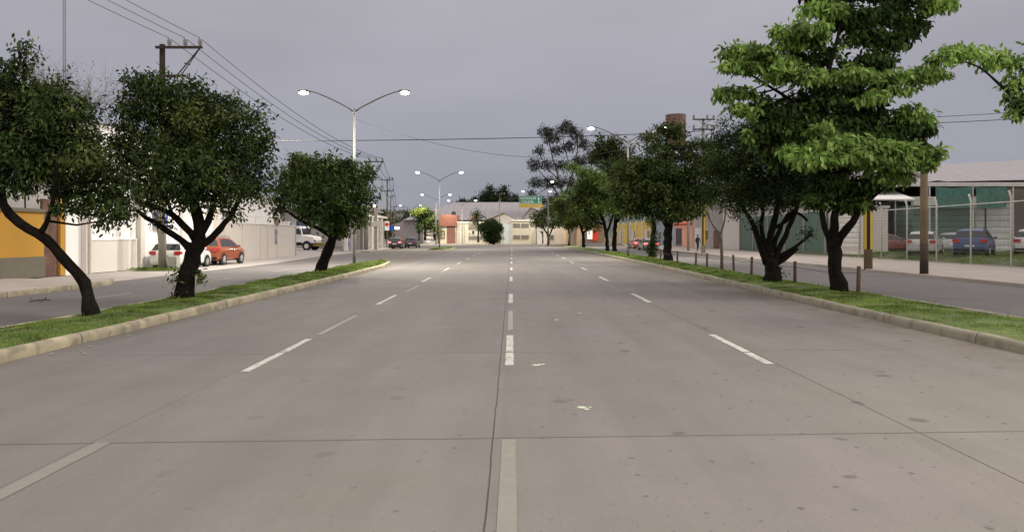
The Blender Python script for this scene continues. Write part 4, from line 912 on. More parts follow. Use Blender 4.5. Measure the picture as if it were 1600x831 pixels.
# hill terrain
hb = MB(); nx, ny = 60, 10
def hz(x, t): return max(0, math.sin(math.pi*min(1, t*1.15)/2)) * (34 + 9*math.sin(x*.006+1) + 5*math.sin(x*.021) + 2.5*math.sin(x*.07)) 
vs_ = []; fs_ = []
for j in range(ny):
    for i in range(nx):
        x = -900 + 1500*i/(nx-1); t = j/(ny-1); vs_.append((x, 640 + 620*t, hz(x, t) - 1 - (4 if x > 0 else 0)*t))
for j in range(ny-1):
    for i in range(nx-1): fs_.append((j*nx+i, j*nx+i+1, (j+1)*nx+i+1, (j+1)*nx+i))
hb.add(vs_, fs_); tag(hb.build('hills', mat('hill_scrub', (.085,.10,.075), .95, .35, .03, stain=(.25,.23,.21), stain_amt=.5, stain_scale=.02), smooth=True), kind='structure')
HH = None
for i in range(46):
    t = random.uniform(.1,.75); Yh = 640 + 620*t; px = random.uniform(585, 700) if i < 34 else random.uniform(700, 860); x = (px-800)*Yh/F
    if HH is None:
        HH = building('hillside_house', '', 'house'); MB().box(-5,5,-4,4,-3,5).build('wall', M['stone'], HH); MB().box(-5.4,5.4,-4.4,4.4,5.01,5.5).build('roof', M['white2'], HH); o = HH
    else: o = copy_tree(HH)
    o.location = (x, Yh, hz(x, t)); o.rotation_euler = (0,0,random.uniform(-.6,.6)); o.scale = (random.uniform(.6,1.5),)*2 + (random.uniform(.6,1.1),)
    tag(o, 'tiny pale flat roofed house scattered on the distant hillside', 'house', 'houses on the distant hillside')
# hillside woods
C = []
for i in range(900):
    t = random.uniform(.05,.95); Yh = 640+620*t; px = random.uniform(570, 900); x = (px-800)*Yh/F; zz = hz(x, t)
    C.append(np.array([x, Yh, zz+1.5]) + rng.normal(0,1,(26,3))*np.array([5,5,2.6]))
C = np.concatenate(C); V, Fc = leaf_verts(C, unit(rng.normal(0,1,C.shape)), 2.6, .2)
tag(build_np('woods', V, Fc, [M['leafB']]), 'dark woods covering the distant hills', 'woods', kind='stuff')

# -- end of the road
b = building('red_block_house', 'house with red upper wall and brown gate at the road end', 'house')
MB().box(-15.6,-11.9,152.1,160,.1,3.9).build('wall', M['creamyellow'], b)
MB().box(-15.65,-11.85,151.6,160,3.902,6.3).build('upper_wall', M['brick'], b)
MB().box(-13.95,-12.1,152.0,152.09,.15,3.8).build('gate', M['browngate'], b)
window_y(b, 152.1, -15.5,-14.4, 1.2, 2.9, M['brick'], M['creamyellow'], t=.2)
b = building('pale_house', 'low pale house with red trim behind the corner tree', 'house')
MB().box(-19.2,-15.9,153,162,.1,3.3).build('wall', M['white2'], b); MB().box(-19.3,-15.85,152.9,162,3.302,3.8).build('parapet', M['brick'], b)
window_y(b, 153, -17.0,-16.2, .9, 2.3); 
a_ = MB().cyl((-18.2,152.9,1.1),(-18.2,152.99,1.1),.8,.8,20).build('arched_window', M['white_wall'], b)
b = building('cream_house', 'cream frontage with pierced block panels and small windows', 'house')
MB().box(-11.8,-5.6,152.1,162,.1,4.6).build('wall', M['creamyellow'], b)
MB().box(-5.598,-1.9,152.3,160,.1,4.2).build('side_wall', M['creamyellow'], b)
MB().box(-11.85,-5.55,152.0,162,4.602,4.85).build('coping', M['white2'], b)
for x0,x1,z0,z1 in ((-9.3,-6.7,3.2,3.85),(-9.3,-7.5,1.0,1.75),(-7.3,-6.0,1.0,1.75),(-9.3,-6.7,4.1,4.3)): MB().box(x0,x1,152.03,152.09,z0,z1).build('block_panel', M['block'], b)
for x0,x1,z0,z1 in ((-8.6,-8.0,2.1,3.0),(-7.0,-6.3,2.1,3.0),(-9.25,-8.9,2.0,2.5)): window_y(b, 152.1, x0,x1,z0,z1)
for x in (-11.4,-10.2): MB().tube([(x,152.0,.1),(x,152.0,4.6)], .05, 6).build('pipe', M['greywall'], b)
b = building('blue_gate', 'tall pale blue sheet gate between the two cream frontages', 'gate')
MB().box(-1.85,-.35,152.2,152.35,.12,4.3).build('panel', M['paleblue'], b); MB().box(-.35,-.2,152.15,152.4,.12,4.6).build('post', M['white2'], b)
b = building('cream_block', 'two storey cream block with four pierced grey panels', 'building')
MB().box(-.15,5.2,152.1,165,.1,5.0).build('wall', M['creamyellow'], b); MB().box(-.2,5.25,152.0,165,5.002,5.25).build('coping', M['white2'], b)
for x0,x1 in ((.25,1.75),(2.0,3.6)):
    for z0,z1 in ((1.1,1.95),(3.7,4.5)): MB().box(x0,x1,152.03,152.09,z0,z1).build('block_panel', M['block'], b)
b = building('cream_wall', 'long cream wall ending in an orange pillar near the shops', 'wall')
MB().box(5.25,11.0,151.5,152,.1,4.0).build('wall', M['white2'], b); MB().box(7.9,8.9,151.42,151.49,1.0,2.0).build('block_panel', M['block'], b)
MB().box(11.0,12.3,121,152.2,.1,4.9).build('pillar', M['orange_wall'], b)
# warehouses behind
b = building('big_warehouse', 'huge warehouse with long pale pinkish corrugated roof', 'warehouse')
MB().extry([(-26,.1),(18,.1),(18,5.5),(-26,5.5)], 170, 215).build('wall', M['greywall'], b)
MB().add([(-26,169,5.6),(14,169,5.6),(14,192,10.9),(-15.5,192,10.9),(-26,216,5.6),(14,216,5.6)],[(0,1,2,3),(3,2,5,4),(0,3,4)]).build('roof', M['roofpink'], b)
b = building('gabled_shed', 'smaller shed with two dark edged gables before the big warehouse', 'shed')
for (x0,x1,pk,zz,ze) in ((-7.6,3.0,-1.8,6.9,4.6),(2.2,12.5,4.3,8.2,5.2)):
    MB().extry([(x0,.1),(x1,.1),(x1,ze),(pk,zz),(x0,ze)], 163,169).build('wall', M['greywall'] if x0 > 0 else M['white2'], b)
    MB().add([(x0-.3,162.6,ze-.05),(pk,162.6,zz+.1),(x1+.3,162.6,ze-.05),(x0-.3,169.2,ze-.05),(pk,169.2,zz+.1),(x1+.3,169.2,ze-.05)],[(0,1,4,3),(1,2,5,4)]).build('roof', M['roofpink2'], b)
    MB().tube([(x0-.3,162.5,ze),(pk,162.5,zz+.12)], .12, 4).build('verge_board', M['rust'], b)
b = building('rooftop_box', 'small red brick hut on the roof behind the cream house', 'hut')
MB().box(-9.0,-7.6,160,161.5,4.86,6.6).build('wall', M['brick'], b); MB().box(-9.1,-7.5,159.9,161.6,6.602,6.75).build('roof', M['rust'], b)
tag(MB().sphere((-12.8,156,6.75), .5, 14, 9, (1,1,.9)).cyl((-12.8,156,6.3),(-12.8,156,6.7),.5,.5,14).build('water_tank', M['black'], smooth=True), 'black round water tank on the red upper wall', 'water tank')

# -- fenced side frontages
b = building('shutter_garage', 'pale garage with horizontal slatted front next to the green wall', 'garage')
MB().box(27.0,28.9,54.6,60.4,.1,3.9).build('wall', M['white2'], b); MB().box(26.93,26.99,55,60.1,.7,3.5).build('shutter', M['shutter'], b); MB().box(26.8,29.0,54.5,60.5,3.902,4.1).build('roof', M['roofpink2'], b)
b = building('green_wall', 'long dull green sheet metal wall behind the fanned stems', 'wall')
MB().box(27.0,27.15,61,84.3,.12,3.9).build('panel', M['green_sheet'], b)
for y in np.arange(61, 84.4, 4.6): MB().box(26.9,27.0,y,y+.15,.12,4.0).build('post', M['greywall'], b)
b = building('green_wall_shed', 'pale roofed shed behind the dull green wall', 'shed')
MB().box(29,45,62,84,.1,5.2).build('wall', M['white2'], b); MB().add([(28.6,61.6,5.25),(28.6,84.4,5.25),(37,84.4,6.6),(37,61.6,6.6),(45.4,61.6,5.25),(45.4,84.4,5.25)],[(0,3,2,1),(3,4,5,2)]).build('roof', M['roofpink2'], b)
b = building('cream_frontage', 'narrow cream two storey frontage beside the green wall', 'building')
MB().box(27.0,38,84.5,91,.1,6.1).build('wall', M['white2'], b); MB().box(26.9,38.1,84.4,91.05,6.102,6.3).build('coping', M['white2'], b)
b = building('grey_building', 'tall blank grey building behind the striped concrete pole', 'building')
MB().box(27.0,42,91.2,106,.1,8.4).build('wall', M['greywall'], b); MB().box(26.92,42.1,91.15,106.05,8.402,8.6).build('coping', M['greywall'], b)
MB().box(26.93,26.99,92.5,95,.12,2.5).build('door', M['rust'], b); window_x(b, 27.0, 97.5, 99.5, 1.2, 2.6, -1); MB().box(26.93,26.99,101,104.6,.12,3.0).build('shutter', M['shutter'], b)
b = building('salmon_shop', 'salmon pink shop front with a dark doorway', 'shop')
MB().box(27.0,40,106.2,118,.1,4.6).build('wall', M['pinkwall'], b); MB().box(26.94,26.99,113,117,.12,3.0).build('door', M['glass'], b); MB().box(26.6,27,106.2,118,3.6,3.75).build('awning', M['signred'], b)
b = building('blue_grey_house', 'blue grey house between salmon and yellow shops', 'house')
MB().box(27.0,40,118.2,134,.1,5.4).build('wall', M['bluewall'], b); MB().box(26.94,26.99,124,125.6,.12,2.6).build('door', M['dark'], b); window_x(b, 27.0, 128, 131, 1.2, 2.6, -1)
b = building('yellow_shop', 'yellow shop front with white pillars and shutters', 'shop')
q = MB().prism([(27,134.2),(40,134.2),(40,168),(24,168)], .1, 4.6); q.build('wall', M['yellowshop'], b)
for y in (137, 142, 147, 152, 158, 163):
    xx = 27 - 3*(y-134.2)/33.8; MB().box(xx-.22,xx+.1,y,y+.8,.12,4.8).build('pillar', M['white2'], b)
for y in (138.6, 148.6, 159.6):
    xx = 27 - 3*(y-134.2)/33.8; MB().box(xx-.28,xx-.1,y,y+2.9,.12,3.0).build('shutter', M['whitemetal'], b)
b = building('lit_shop', 'shop with glowing white and red signs seen between tree trunks', 'shop')
MB().box(13,24,184,195,.0,5.0).build('wall', M['orange_wall'], b)
for k, (x0,x1,z0,z1,m_) in enumerate(((15.2,16.0,.6,3.6,'shop_red'),(16.1,17.6,1.0,4.2,'shop_white'),(17.8,19.0,.5,2.6,'shop_orange'),(19.1,20.8,1.0,3.8,'shop_white'),(20.9,22.2,.6,3.0,'shop_red'),(21.0,22.2,3.2,4.4,'shop_orange'))):
    MB().box(x0,x1,183.85,183.98,z0,z1).build('lit_sign', M[m_], b)
# lot behind the fence
b = building('large_shed', 'large grey roofed industrial shed beyond the parked cars', 'shed')
MB().prism([(38,74),(95,70),(95,100),(38,100)], .0, 6.6).build('wall', M['greywall'], b)
MB().add([(37,73,7.2),(96,69,8.2),(96,92,13.0),(37,92,10.2),(96,104,9),(37,104,7)],[(0,1,2,3),(3,2,4,5)]).build('roof', M['roofpink'], b)
MB().add([(55,71.5,8.0),(96,68.6,8.3),(96,68.7,13.6)],[(0,1,2)]).add([(55,72.5,8.0),(96,69.6,8.3),(96,69.7,13.6)],[(2,1,0)]).build('gable', M['tank'], b)
b = building('shade_canopy', 'canopy with green shade cloth hung over the parked cars', 'canopy')
cy = 57.0
for x in (33.5, 36.98, 40.2, 48, 56): MB().tube([(x,cy,.0),(x,cy,5.8)], .06, 8).build('post', M['whitemetal'], b)
MB().box(28,62,cy-.1,cy+.3,5.75,5.98).build('fascia', M['whitemetal'], b)
MB().add([(28,cy-.1,6.0),(62,cy-.1,6.0),(62,cy+2,6.2),(28,cy+2,6.2)],[(0,1,2,3)]).build('roof', M['roofpink2'], b)
def cloth(x0, x1, z0, z1):
    mb = MB(); k = 14
    vs = []
    for j in range(5):
        for i in range(k+1):
            t = i/k; z = z1 + (z0-z1)*j/4 - .12*math.sin(math.pi*t)*(1 if j == 0 else .6); vs.append((x0+(x1-x0)*t, cy-.16+.07*math.sin(t*17+j)*j/4, z))
    mb.add(vs, [(j*(k+1)+i, j*(k+1)+i+1, (j+1)*(k+1)+i+1, (j+1)*(k+1)+i) for j in range(4) for i in range(k)]); mb.build('shade_cloth', M['shade'], b, smooth=True)
cloth(33.9, 36.8, 4.05, 5.72); cloth(37.15, 39.6, 4.05, 5.72)
b = building('green_container', 'pale green corrugated container under the shade canopy', 'container')
MB().box(33.3,38.1,59.0,63,.3,4.3).build('shell', M['greenwall'], b, bevel=.03)
b = building('white_container', 'white box container beside the pale green one', 'container')
MB().box(38.3,41.3,58.6,63,.3,4.5).build('shell', slat_mat('white_container', (.76,.76,.71), (.4,.4,.38), 4, 'Z'), b, bevel=.03); MB().box(39.0,39.06,58.5,58.59,1.5,4.2).build('latch', M['dark'], b)
b = building('brown_wall', 'plain brownish wall right of the white container', 'wall')
MB().box(41.6,56,59.5,60,.1,5.7).build('panel', mat('brown_grey_plaster', (.24,.20,.18), .85, .1, 1), b)
b = building('white_awning_shed', 'low shed with white awning between the two wooden poles', 'shed')
MB().box(29.5,35.0,62,68,.1,4.8).build('wall', slat_mat('grey_slat_wall', (.20,.21,.19), (.12,.13,.12), 4, 'Z'), b)
MB().add([(29.0,60.2,4.9),(34.2,60.2,4.9),(34.2,64,5.9),(29.0,64,5.9),(29.0,60.2,4.8),(34.2,60.2,4.8)],[(0,1,2,3),(4,5,1,0)]).build('awning', M['white_wall'], b)
for x in (29.3, 31.0, 32.6, 34.0): MB().tube([(x,60.4,0),(x,60.4,4.85)], .05, 6).build('post', M['whitemetal'], b)
b = building('pink_roof_building', 'broad pale pink roofed building above the awning shed', 'building')
MB().box(34,44,76,96,.0,8.2).build('wall', M['roofpink2'], b); MB().box(33.8,44.2,75.8,96.2,8.202,8.5).build('roof', M['roofpink'], b)
# water tower
t_ = empty('water_tower', (28.8,125,0), 0, 'rusty brown cylindrical water tank raised on legs above the trees', 'water tower')
MB().cyl((0,0,18.6),(0,0,23.0),1.75,1.75,28).build('tank', M['tank'], t_, smooth=False)
MB().tube([(0,0,23.0),(0,0,23.2)], [1.8,.3], 28).build('lid', M['rust'], t_)
MB().tube([(0,0,17.2),(0,0,18.59)], [.5,1.74], 28).build('funnel', M['tank'], t_)
for a in range(4):
    c_, s_ = math.cos(R(45+90*a)), math.sin(R(45+90*a)); MB().tube([(2.3*c_,2.3*s_,0),(1.7*c_,1.7*s_,18.9)], .12, 6).build('leg', M['rust'], t_)
mb = MB()
for k in range(6):
    z = 3*k+1; w2 = 2.3 - .6*z/18.9
    for a in range(4):
        c_, s_, c2, s2 = math.cos(R(45+90*a)), math.sin(R(45+90*a)), math.cos(R(135+90*a)), math.sin(R(135+90*a)); mb.tube([(w2*c_,w2*s_,z),(w2*c2*.97,w2*s2*.97,z+2.8)], .04, 4)
mb.build('bracing', M['rust'], t_)

# ------------------------------------------------------------------ mesh fence
fr = empty('mesh_fence', (26.0,0,.13), 0, 'tall white post wire mesh fence topped with coiled razor wire', 'fence')
fy = [30.5 + 3.25*k for k in range(8)]
for y in fy:
    pm = MB(); pm.tube([(0,y,-.02),(0,y,3.55),(-.02,y,3.65),(-.12,y,4.0)], .048, 8); pm.build('post', M['whitemetal'], fr, smooth=True)
for a, b_ in zip(fy[:-1], fy[1:]):
    m_ = MB()
    for z in np.arange(.1, 3.4, .2): m_.tube([(.0,a+.05,z),(0,b_-.05,z)], .006, 3, False)
    for y in np.arange(a+.1, b_-.05, .1): m_.tube([(.0,y,.08),(0,y,3.4)], .005, 3, False)
    m_.build('mesh_panel', M['steel'], fr)
    MB().tube([(0,a,3.42),(0,b_,3.42)], .03, 6, False).build('top_rail', M['whitemetal'], fr)
m_ = MB(); k = 700; P_ = [(-.05+.23*math.cos(i*.55), fy[0] + (fy[-1]-fy[0])*i/k, 3.72+.23*math.sin(i*.55)) for i in range(k)]
m_.tube(P_, .006, 3, False); m_.build('razor_wire', M['steel'], fr)
MB().box(-.06,.06,fy[0],fy[-1],-.1,.06).build('footing', M['concrete'], fr)
# tall grass in the lot
n = 60000; yy = rng.uniform(33, 56, n); xx = rng.uniform(26.3, 42, n); hgt = rng.uniform(.06,.30,n)*(.6+.5*np.sin(xx*1.7)*np.sin(yy*1.1)); th = rng.random(n)*6.28
p_ = np.stack([xx,yy,np.clip((xx-26.1)/1.5,0,1)*.44+.05],1); dx = np.stack([np.cos(th)*.014,np.sin(th)*.014,0*th],1); tip = p_+np.stack([rng.normal(0,.05,n),rng.normal(0,.05,n),np.abs(hgt)],1)
tag(build_np('grass', np.stack([p_-dx,p_+dx,tip],1).reshape(-1,3), np.arange(3*n).reshape(-1,3), [M['blade']], k=3), 'longer uneven grass under the cars behind the fence', 'grass', kind='stuff')
n = 1500; C = np.stack([rng.uniform(-18.8,-16.3,n), rng.uniform(34.7,36.6,n), rng.uniform(.05,.12,n)],1); V, Fc = leaf_verts(C, unit(rng.normal(0,1,(n,3))+np.array([0,0,2])), .12, -.8, .15)
tag(build_np('grass', V, Fc, [M['blade']]), 'patchy grass round the foot of the crossarm pole', 'grass', kind='stuff')

# ------------------------------------------------------------------ bollards
BP = None
bl = [(1341,457.5,.74),(1242,443,.74),(1174,430,.74),(1146.6,424,.72),(1127,422,.70),(1104.5,419,.70),(1087,416.4,.72),(1058,412.8,.72),(1032,408,.72)]
for i, (px, py, h) in enumerate(bl):
    if BP is None:
        BP = empty('bollard'); MB().tube([(0,0,-.1),(0,0,.72)], [.055,.05], 10, jit=.06).build('post', mat('rusty_brown_paint', (.10,.055,.035), .85, .4, 9, stain=(.22,.17,.12), stain_amt=.6, stain_scale=8), BP); MB().tube([(0,0,.72),(0,0,.745)], [.06,.045], 10).build('cap', M['rust'], BP); o = BP
    else: o = copy_tree(BP)
    Yb = (HC-.17)*F/(py-HY); o.location = ((px-800)*Yb/F, Yb, .17); o.rotation_euler = (random.uniform(-.04,.04), random.uniform(-.05,.05), 0)
    tag(o, ['bollard just right of the tallest tree trunk','bollard between the tallest trunk and the fanned stems','bollard just left of the fanned stem tree','second bollard left of the fanned stem tree','bollard right beside the bare sapling',
        'bollard first to the left of the bare sapling','bollard second to the left of the bare sapling','bollard to the right of the layered tree trunk','bollard between layered tree and leafy shrub'][i], 'bollard', 'short bollards along the grass strip')
mb = MB(); pv = None
for (px, py, h) in bl:
    Yb = (HC-.17)*F/(py-HY); q = Vector(((px-800)*Yb/F, Yb, .72))
    if pv: mb.tube([pv, pv.lerp(q,.5)-Vector((0,0,.06)), q], .009, 4, False)
    pv = q
tag(mb.build('bollard_wire', M['rust']), 'thin rusty wire strung along the short bollards', 'wire')

# ------------------------------------------------------------------ small street things
gsn = empty('road_sign', (6.35,125,0), 0, 'green overhead direction sign with yellow strip on a mast', 'road sign')
MB().tube([(0,0,0),(0,0,9.4)], [.16,.11], 12).build('mast', M['steel'], gsn, smooth=True)
for z in (8.4, 7.3): MB().tube([(0,-.02,z),(-5.1,-.02,z)], .06, 8).build('arm', M['steel'], gsn)
pn = MB().box(-5.05,-1.1,-.16,-.1,7.42,8.85).build('panel', M['signgreen'], gsn, bevel=.005)
mb = MB(); zb, zt, xl, xr = 7.46, 8.81, -5.0, -1.15
mb.box(xl,xr,-.168,-.162,zb,zb+.04).box(xl,xr,-.168,-.162,zt-.04,zt).box(xl,xl+.04,-.168,-.162,zb+.04,zt-.04).box(xr-.04,xr,-.168,-.162,zb+.04,zt-.04)
mb.box(-1.72,-1.60,-.168,-.162,7.65,8.3); mb.extry([(-1.9,8.28),(-1.42,8.28),(-1.66,8.65)], -.168, -.162); mb.box(-1.6,-1.35,-.168,-.162,7.65,7.77)
mb.build('border_and_arrow', M['signwhite'], pn)
MB().box(-5.05,-1.0,-.155,-.1,6.78,7.41).build('yellow_strip', M['signyellow'], gsn)
mb = MB()
for x0, x1 in ((-4.0,-3.5),(-3.4,-3.0),(-2.8,-2.2),(-2.1,-1.8)): mb.box(x0,x1,-.162,-.157,6.98,7.2)
mb.build('worn_lettering', M['orange_wall'], gsn)
def text(s, loc, size, m, par, rot=(R(90),0,0), name='lettering', align='LEFT'):
    c = bpy.data.curves.new(name, 'FONT'); c.body = s; c.size = size; c.extrude = .004; c.align_x = align
    c.offset = .012*size
    o = bpy.data.objects.new(name, c); c.materials.append(m); col.objects.link(o); 
    dg = bpy.context.evaluated_depsgraph_get(); me = bpy.data.meshes.new_from_object(o.evaluated_get(dg)); bpy.data.objects.remove(o); o = bpy.data.objects.new(name, me); col.objects.link(o)
    o.parent = par; o.location = loc; o.rotation_euler = rot; return o
text('NOGALES', (-4.88,-.17,8.2), .62, M['signwhite'], pn); text('COLIMA', (-4.7,-.17,7.58), .58, M['signwhite'], pn)

s1 = empty('round_road_sign', (-17.6,100,0), 0, 'red and white road sign on a thin post above the black car', 'road sign')
MB().tube([(0,0,0),(0,0,3.9)], .04, 8).build('post', M['steel'], s1); MB().box(-.32,.32,-.06,-.03,2.55,3.85).build('plate', M['signwhite'], s1); MB().cyl((0,-.07,3.4),(0,-.062,3.4),.28,.28,20).build('red_disc', M['signred'], s1)
s2 = empty('blue_sign', (-17.3,103,0), 0, 'blue square sign beside a small white lit box', 'road sign')
MB().tube([(0,0,0),(0,0,3.5)], .04, 8).build('post', M['steel'], s2); MB().box(-.35,.25,-.06,-.03,2.6,3.3).build('plate', M['signblue'], s2); MB().box(.3,.95,-.08,-.03,2.75,3.1).build('lit_box', M['head_on'], s2)
for k, (x, y, c_) in enumerate(((-19.9,106,'whitemetal'),(-19.3,105,'dark'),(-18.7,107,'whitemetal'))):
    o = empty('kerb_post', (x,y,.1), 0, ['white short post on the corner left of the dark one','dark short post on the corner pavement','white short post nearer the red and white sign'][k], 'post', 'short posts on the far corner')
    MB().tube([(0,0,0),(0,0,.95)], [.09,.08], 8).build('post_shaft', M[c_], o); MB().sphere((0,0,1.0),.1,8,6).build('cap', M[c_], o)
tag(MB().box(-17.32,-16.86,35.7,36.1,.03,.72).build('concrete_block', M['concrete'], bevel=.02), 'weathered concrete block at the foot of the crossarm pole', 'block')
# fallen branch on the service road
mb = MB(); mb.tube([(0,0,.02),(.25,.1,.05),(.5,.05,.04)], .015, 5); 
fb = empty('fallen_twig', (-12.85,18.9,0), .2, 'small leafy twig lying on the dark service road', 'twig'); mb.build('stem', M['bark2'], fb)
C = rng.normal(0,1,(22,3))*np.array([.14,.05,.015])+np.array([.25,.05,.05]); V, Fc = leaf_verts(C, unit(rng.normal(0,1,(22,3))), .07, 0); build_np('leaves', V, Fc, [M['leafA']], fb)
for k in range(26):
    side = random.choice((-1, 1)); yb = random.uniform(9, 30); xb = random.uniform(6.7, 7.45) if side > 0 else random.uniform(-6.9,-6.3)
    if k == 0: pb = MB().sphere((0,0,.008), .022, 6, 4, (1.2,1,.5)).build('pebble', mat('pebble_stone', (.27,.24,.20), .9, .2, 2)); o = pb
    else: o = pb.copy(); col.objects.link(o)
    o.location = (xb, yb, .006); o.scale = (random.uniform(.5,1.5),)*3; tag(o, 'tiny pale pebble lying in the gutter dirt beside the kerb', 'pebble', 'pebbles in the gutters')

# ------------------------------------------------------------------ cars
def car_paint(name, c, metal=.2): return mat(name, c, .35, .02, 2, coat=.7, metal=metal)
def make_car(name, label, paint, L_=4.0, W_=1.7, H_=1.5, lit=False, suv=False, group='parked cars', belt=.62):
    root = empty(name, (0,0,0), 0, label, 'car', group)
    hw = W_/2; B = H_*belt; gr = .30 if suv else .22
    st = [(0,.50,.9),(.006,.68*B/.93,.93),(.02,.93*B,.965),(.045,B*1.02,.98),(.10,H_*.90,.99),(.17,H_*.975,1),(.30,H_,1),(.46,H_*.985,1),(.56,H_*.93,1),(.66,H_*.79,1),(.735,B*1.05,1),(.82,B*.99,.99),(.92,B*.90,.965),(.97,B*.78,.93),(.992,B*.62,.88),(1,.46,.84)]
    if suv: st[4] = (.085, H_*.93, .99); st[3] = (.035, B*1.08, .98)
    def sec(i):
        y, top, wf = st[i]; w_ = hw*wf; bl_ = min(B, top*.99); tw = w_ - max(0, top-bl_)*.42 - (.05 if top <= B else .02)
        bot = gr + (.10 if i in (0, len(st)-1) else 0)
        return [(w_*.90,bot),(w_*.985,bot+.08),(w_,(bot+bl_)*.5),(w_*.985,bl_*.93),(w_*.955,bl_),(tw,max(top*.985,bl_+.002)),(tw*.62,top*1.0+.004),(0,top*1.0+.012)]
    vs = []; fs = []; nS = len(st)
    full = []
    for i in range(nS):
        s_ = sec(i); y = st[i][0]*L_; ring = [(x, y, z) for x, z in s_] + [(-x, y, z) for x, z in reversed(s_[:-1])]; full.append(ring); vs += ring
    m = len(full[0])
    for i in range(nS-1):
        for k in range(m-1): fs.append((i*m+k, (i+1)*m+k, (i+1)*m+k+1, i*m+k+1))
        fs.append((i*m+m-1, (i+1)*m+m-1, (i+1)*m, i*m))
    fs.append(tuple(range(m))); fs.append(tuple(reversed(range((nS-1)*m, nS*m))))
    body = MB().add(vs, fs).build('body', paint, root, smooth=True)
    es = body.modifiers.new('split', 'EDGE_SPLIT'); es.split_angle = R(38)
    def S(i, k, side=1):   # point on section
        x, z = sec(i)[k]; return Vector((x*side, st[i][0]*L_, z))
    def panel(quadpts, name, m_, par, off=.008):
        a, b_, c, d_ = quadpts; nn = (b_-a).cross(d_-a).normalized()
        ctr = (a+b_+c+d_)/4
        if nn.dot(ctr - Vector((0, L_*.45, H_*.4))) < 0: nn = -nn
        o = MB().add([a+nn*off, b_+nn*off, c+nn*off, d_+nn*off, a+nn*(off-.02), b_+nn*(off-.02), c+nn*(off-.02), d_+nn*(off-.02)], [(0,1,2,3),(7,6,5,4),(0,4,5,1),(1,5,6,2),(2,6,7,3),(3,7,4,0)]).build(name, m_, par); return o
    def lerp(a, b_, t): return a.lerp(b_, t)
    # side windows
    for sd in (-1, 1):
        def G(y, t):       # greenhouse side point
            y *= 1.0
            for i in range(nS-1):
                if st[i][0] <= y <= st[i+1][0]:
                    u = (y-st[i][0])/(st[i+1][0]-st[i][0]); return lerp(lerp(S(i,4,sd),S(i+1,4,sd),u), lerp(S(i,5,sd),S(i+1,5,sd),u), t)
        panel([G(.15,.12),G(.33,.10),G(.33,.88),G(.18,.86)], 'window', M['glass'], root, .012)
        panel([G(.345,.10),G(.505,.08),G(.505,.87),G(.345,.88)], 'window', M['glass'], root, .012)
        panel([G(.52,.08),G(.70,.12),G(.60,.80),G(.52,.86)], 'window', M['glass'], root, .012)
        for yy in (.335, .515, .71):
            pa = Vector((sec(6)[3][0]*sd*1.012, yy*L_, .40)); 
            MB().box(min(pa.x, pa.x+.004*sd), max(pa.x, pa.x+.004*sd), yy*L_-.006, yy*L_+.006, gr+.12, B*.97).build('door_seam', M['black'], body)
        for yy in (.36, .54): MB().box(*(sorted((hw*sd*1.0, (hw+.035)*sd))), yy*L_, yy*L_+.16, B*.84, B*.84+.03).build('door_handle', M['chrome'], body)
        mir = MB().sphere(((hw+.10)*sd, .665*L_, B+.10), .1, 10, 7, (1,.55,.7)).tube([((hw-.06)*sd,.675*L_,B+.03),((hw+.06)*sd,.668*L_,B+.07)], .025, 6).build('mirror', paint, root, smooth=True)
    panel([lerp(S(3,5,-1),S(4,5,-1),.12), lerp(S(3,5,1),S(4,5,1),.12), lerp(S(3,5,1),S(4,5,1),.90), lerp(S(3,5,-1),S(4,5,-1),.90)], 'rear_window', M['glass'], root, .02)
    panel([S(10,5,-1)*.0+lerp(S(9,5,-1),S(10,5,-1),.85), lerp(S(9,5,1),S(10,5,1),.85), lerp(S(8,5,1),S(9,5,1),.05), lerp(S(8,5,-1),S(9,5,-1),.05)], 'windscreen', M['glass'], root, .02)
    # rear: lights, plate, bumper
    for sd in (-1, 1):
        xA, xB = sorted((hw*.58*sd, hw*.945*sd))
        t = MB().add([(xA,-.012+.02*(sd<0),B*.80),(xB,-.012+.02*(sd>0),B*.80),(xB,.03,B*1.0),(xA,.03,B*1.0),(xA,.12,B*.80),(xB,.12,B*.80),(xB,.12,B*1.0),(xA,.12,B*1.0)],[(0,1,2,3),(7,6,5,4),(0,4,5,1),(1,5,6,2),(2,6,7,3),(3,7,4,0)])
        t.box(*(sorted((hw*.93*sd, hw*.99*sd))), .02, .26, B*.84, B*.99)
        t.build('tail_light', M['tail_on'] if lit else M['tail'], root)
        h = MB().box(*(sorted((hw*.50*sd, hw*.86*sd))), L_*.965, L_*.993, B*.62, B*.78).build('headlight', M['chrome'], root, bevel=.01)
    MB().box(-.26,.26,-.012,.05,.60,.72).build('number_plate', M['plate'], root)
    MB().box(-hw*.90,hw*.90,-.045,.2,gr+.06,.50).build('rear_bumper', M['black'] if suv else paint, root, bevel=.04)
    MB().box(-hw*.84,hw*.84,L_*.95,L_+.02,gr+.04,.46).build('front_bumper', M['black'] if suv else paint, root, bevel=.04)
    MB().box(-hw*.8,hw*.8,.1,L_*.95,gr-.06,gr+.12).build('underbody', M['black'], root)
    wr_ = .335 if suv else .30
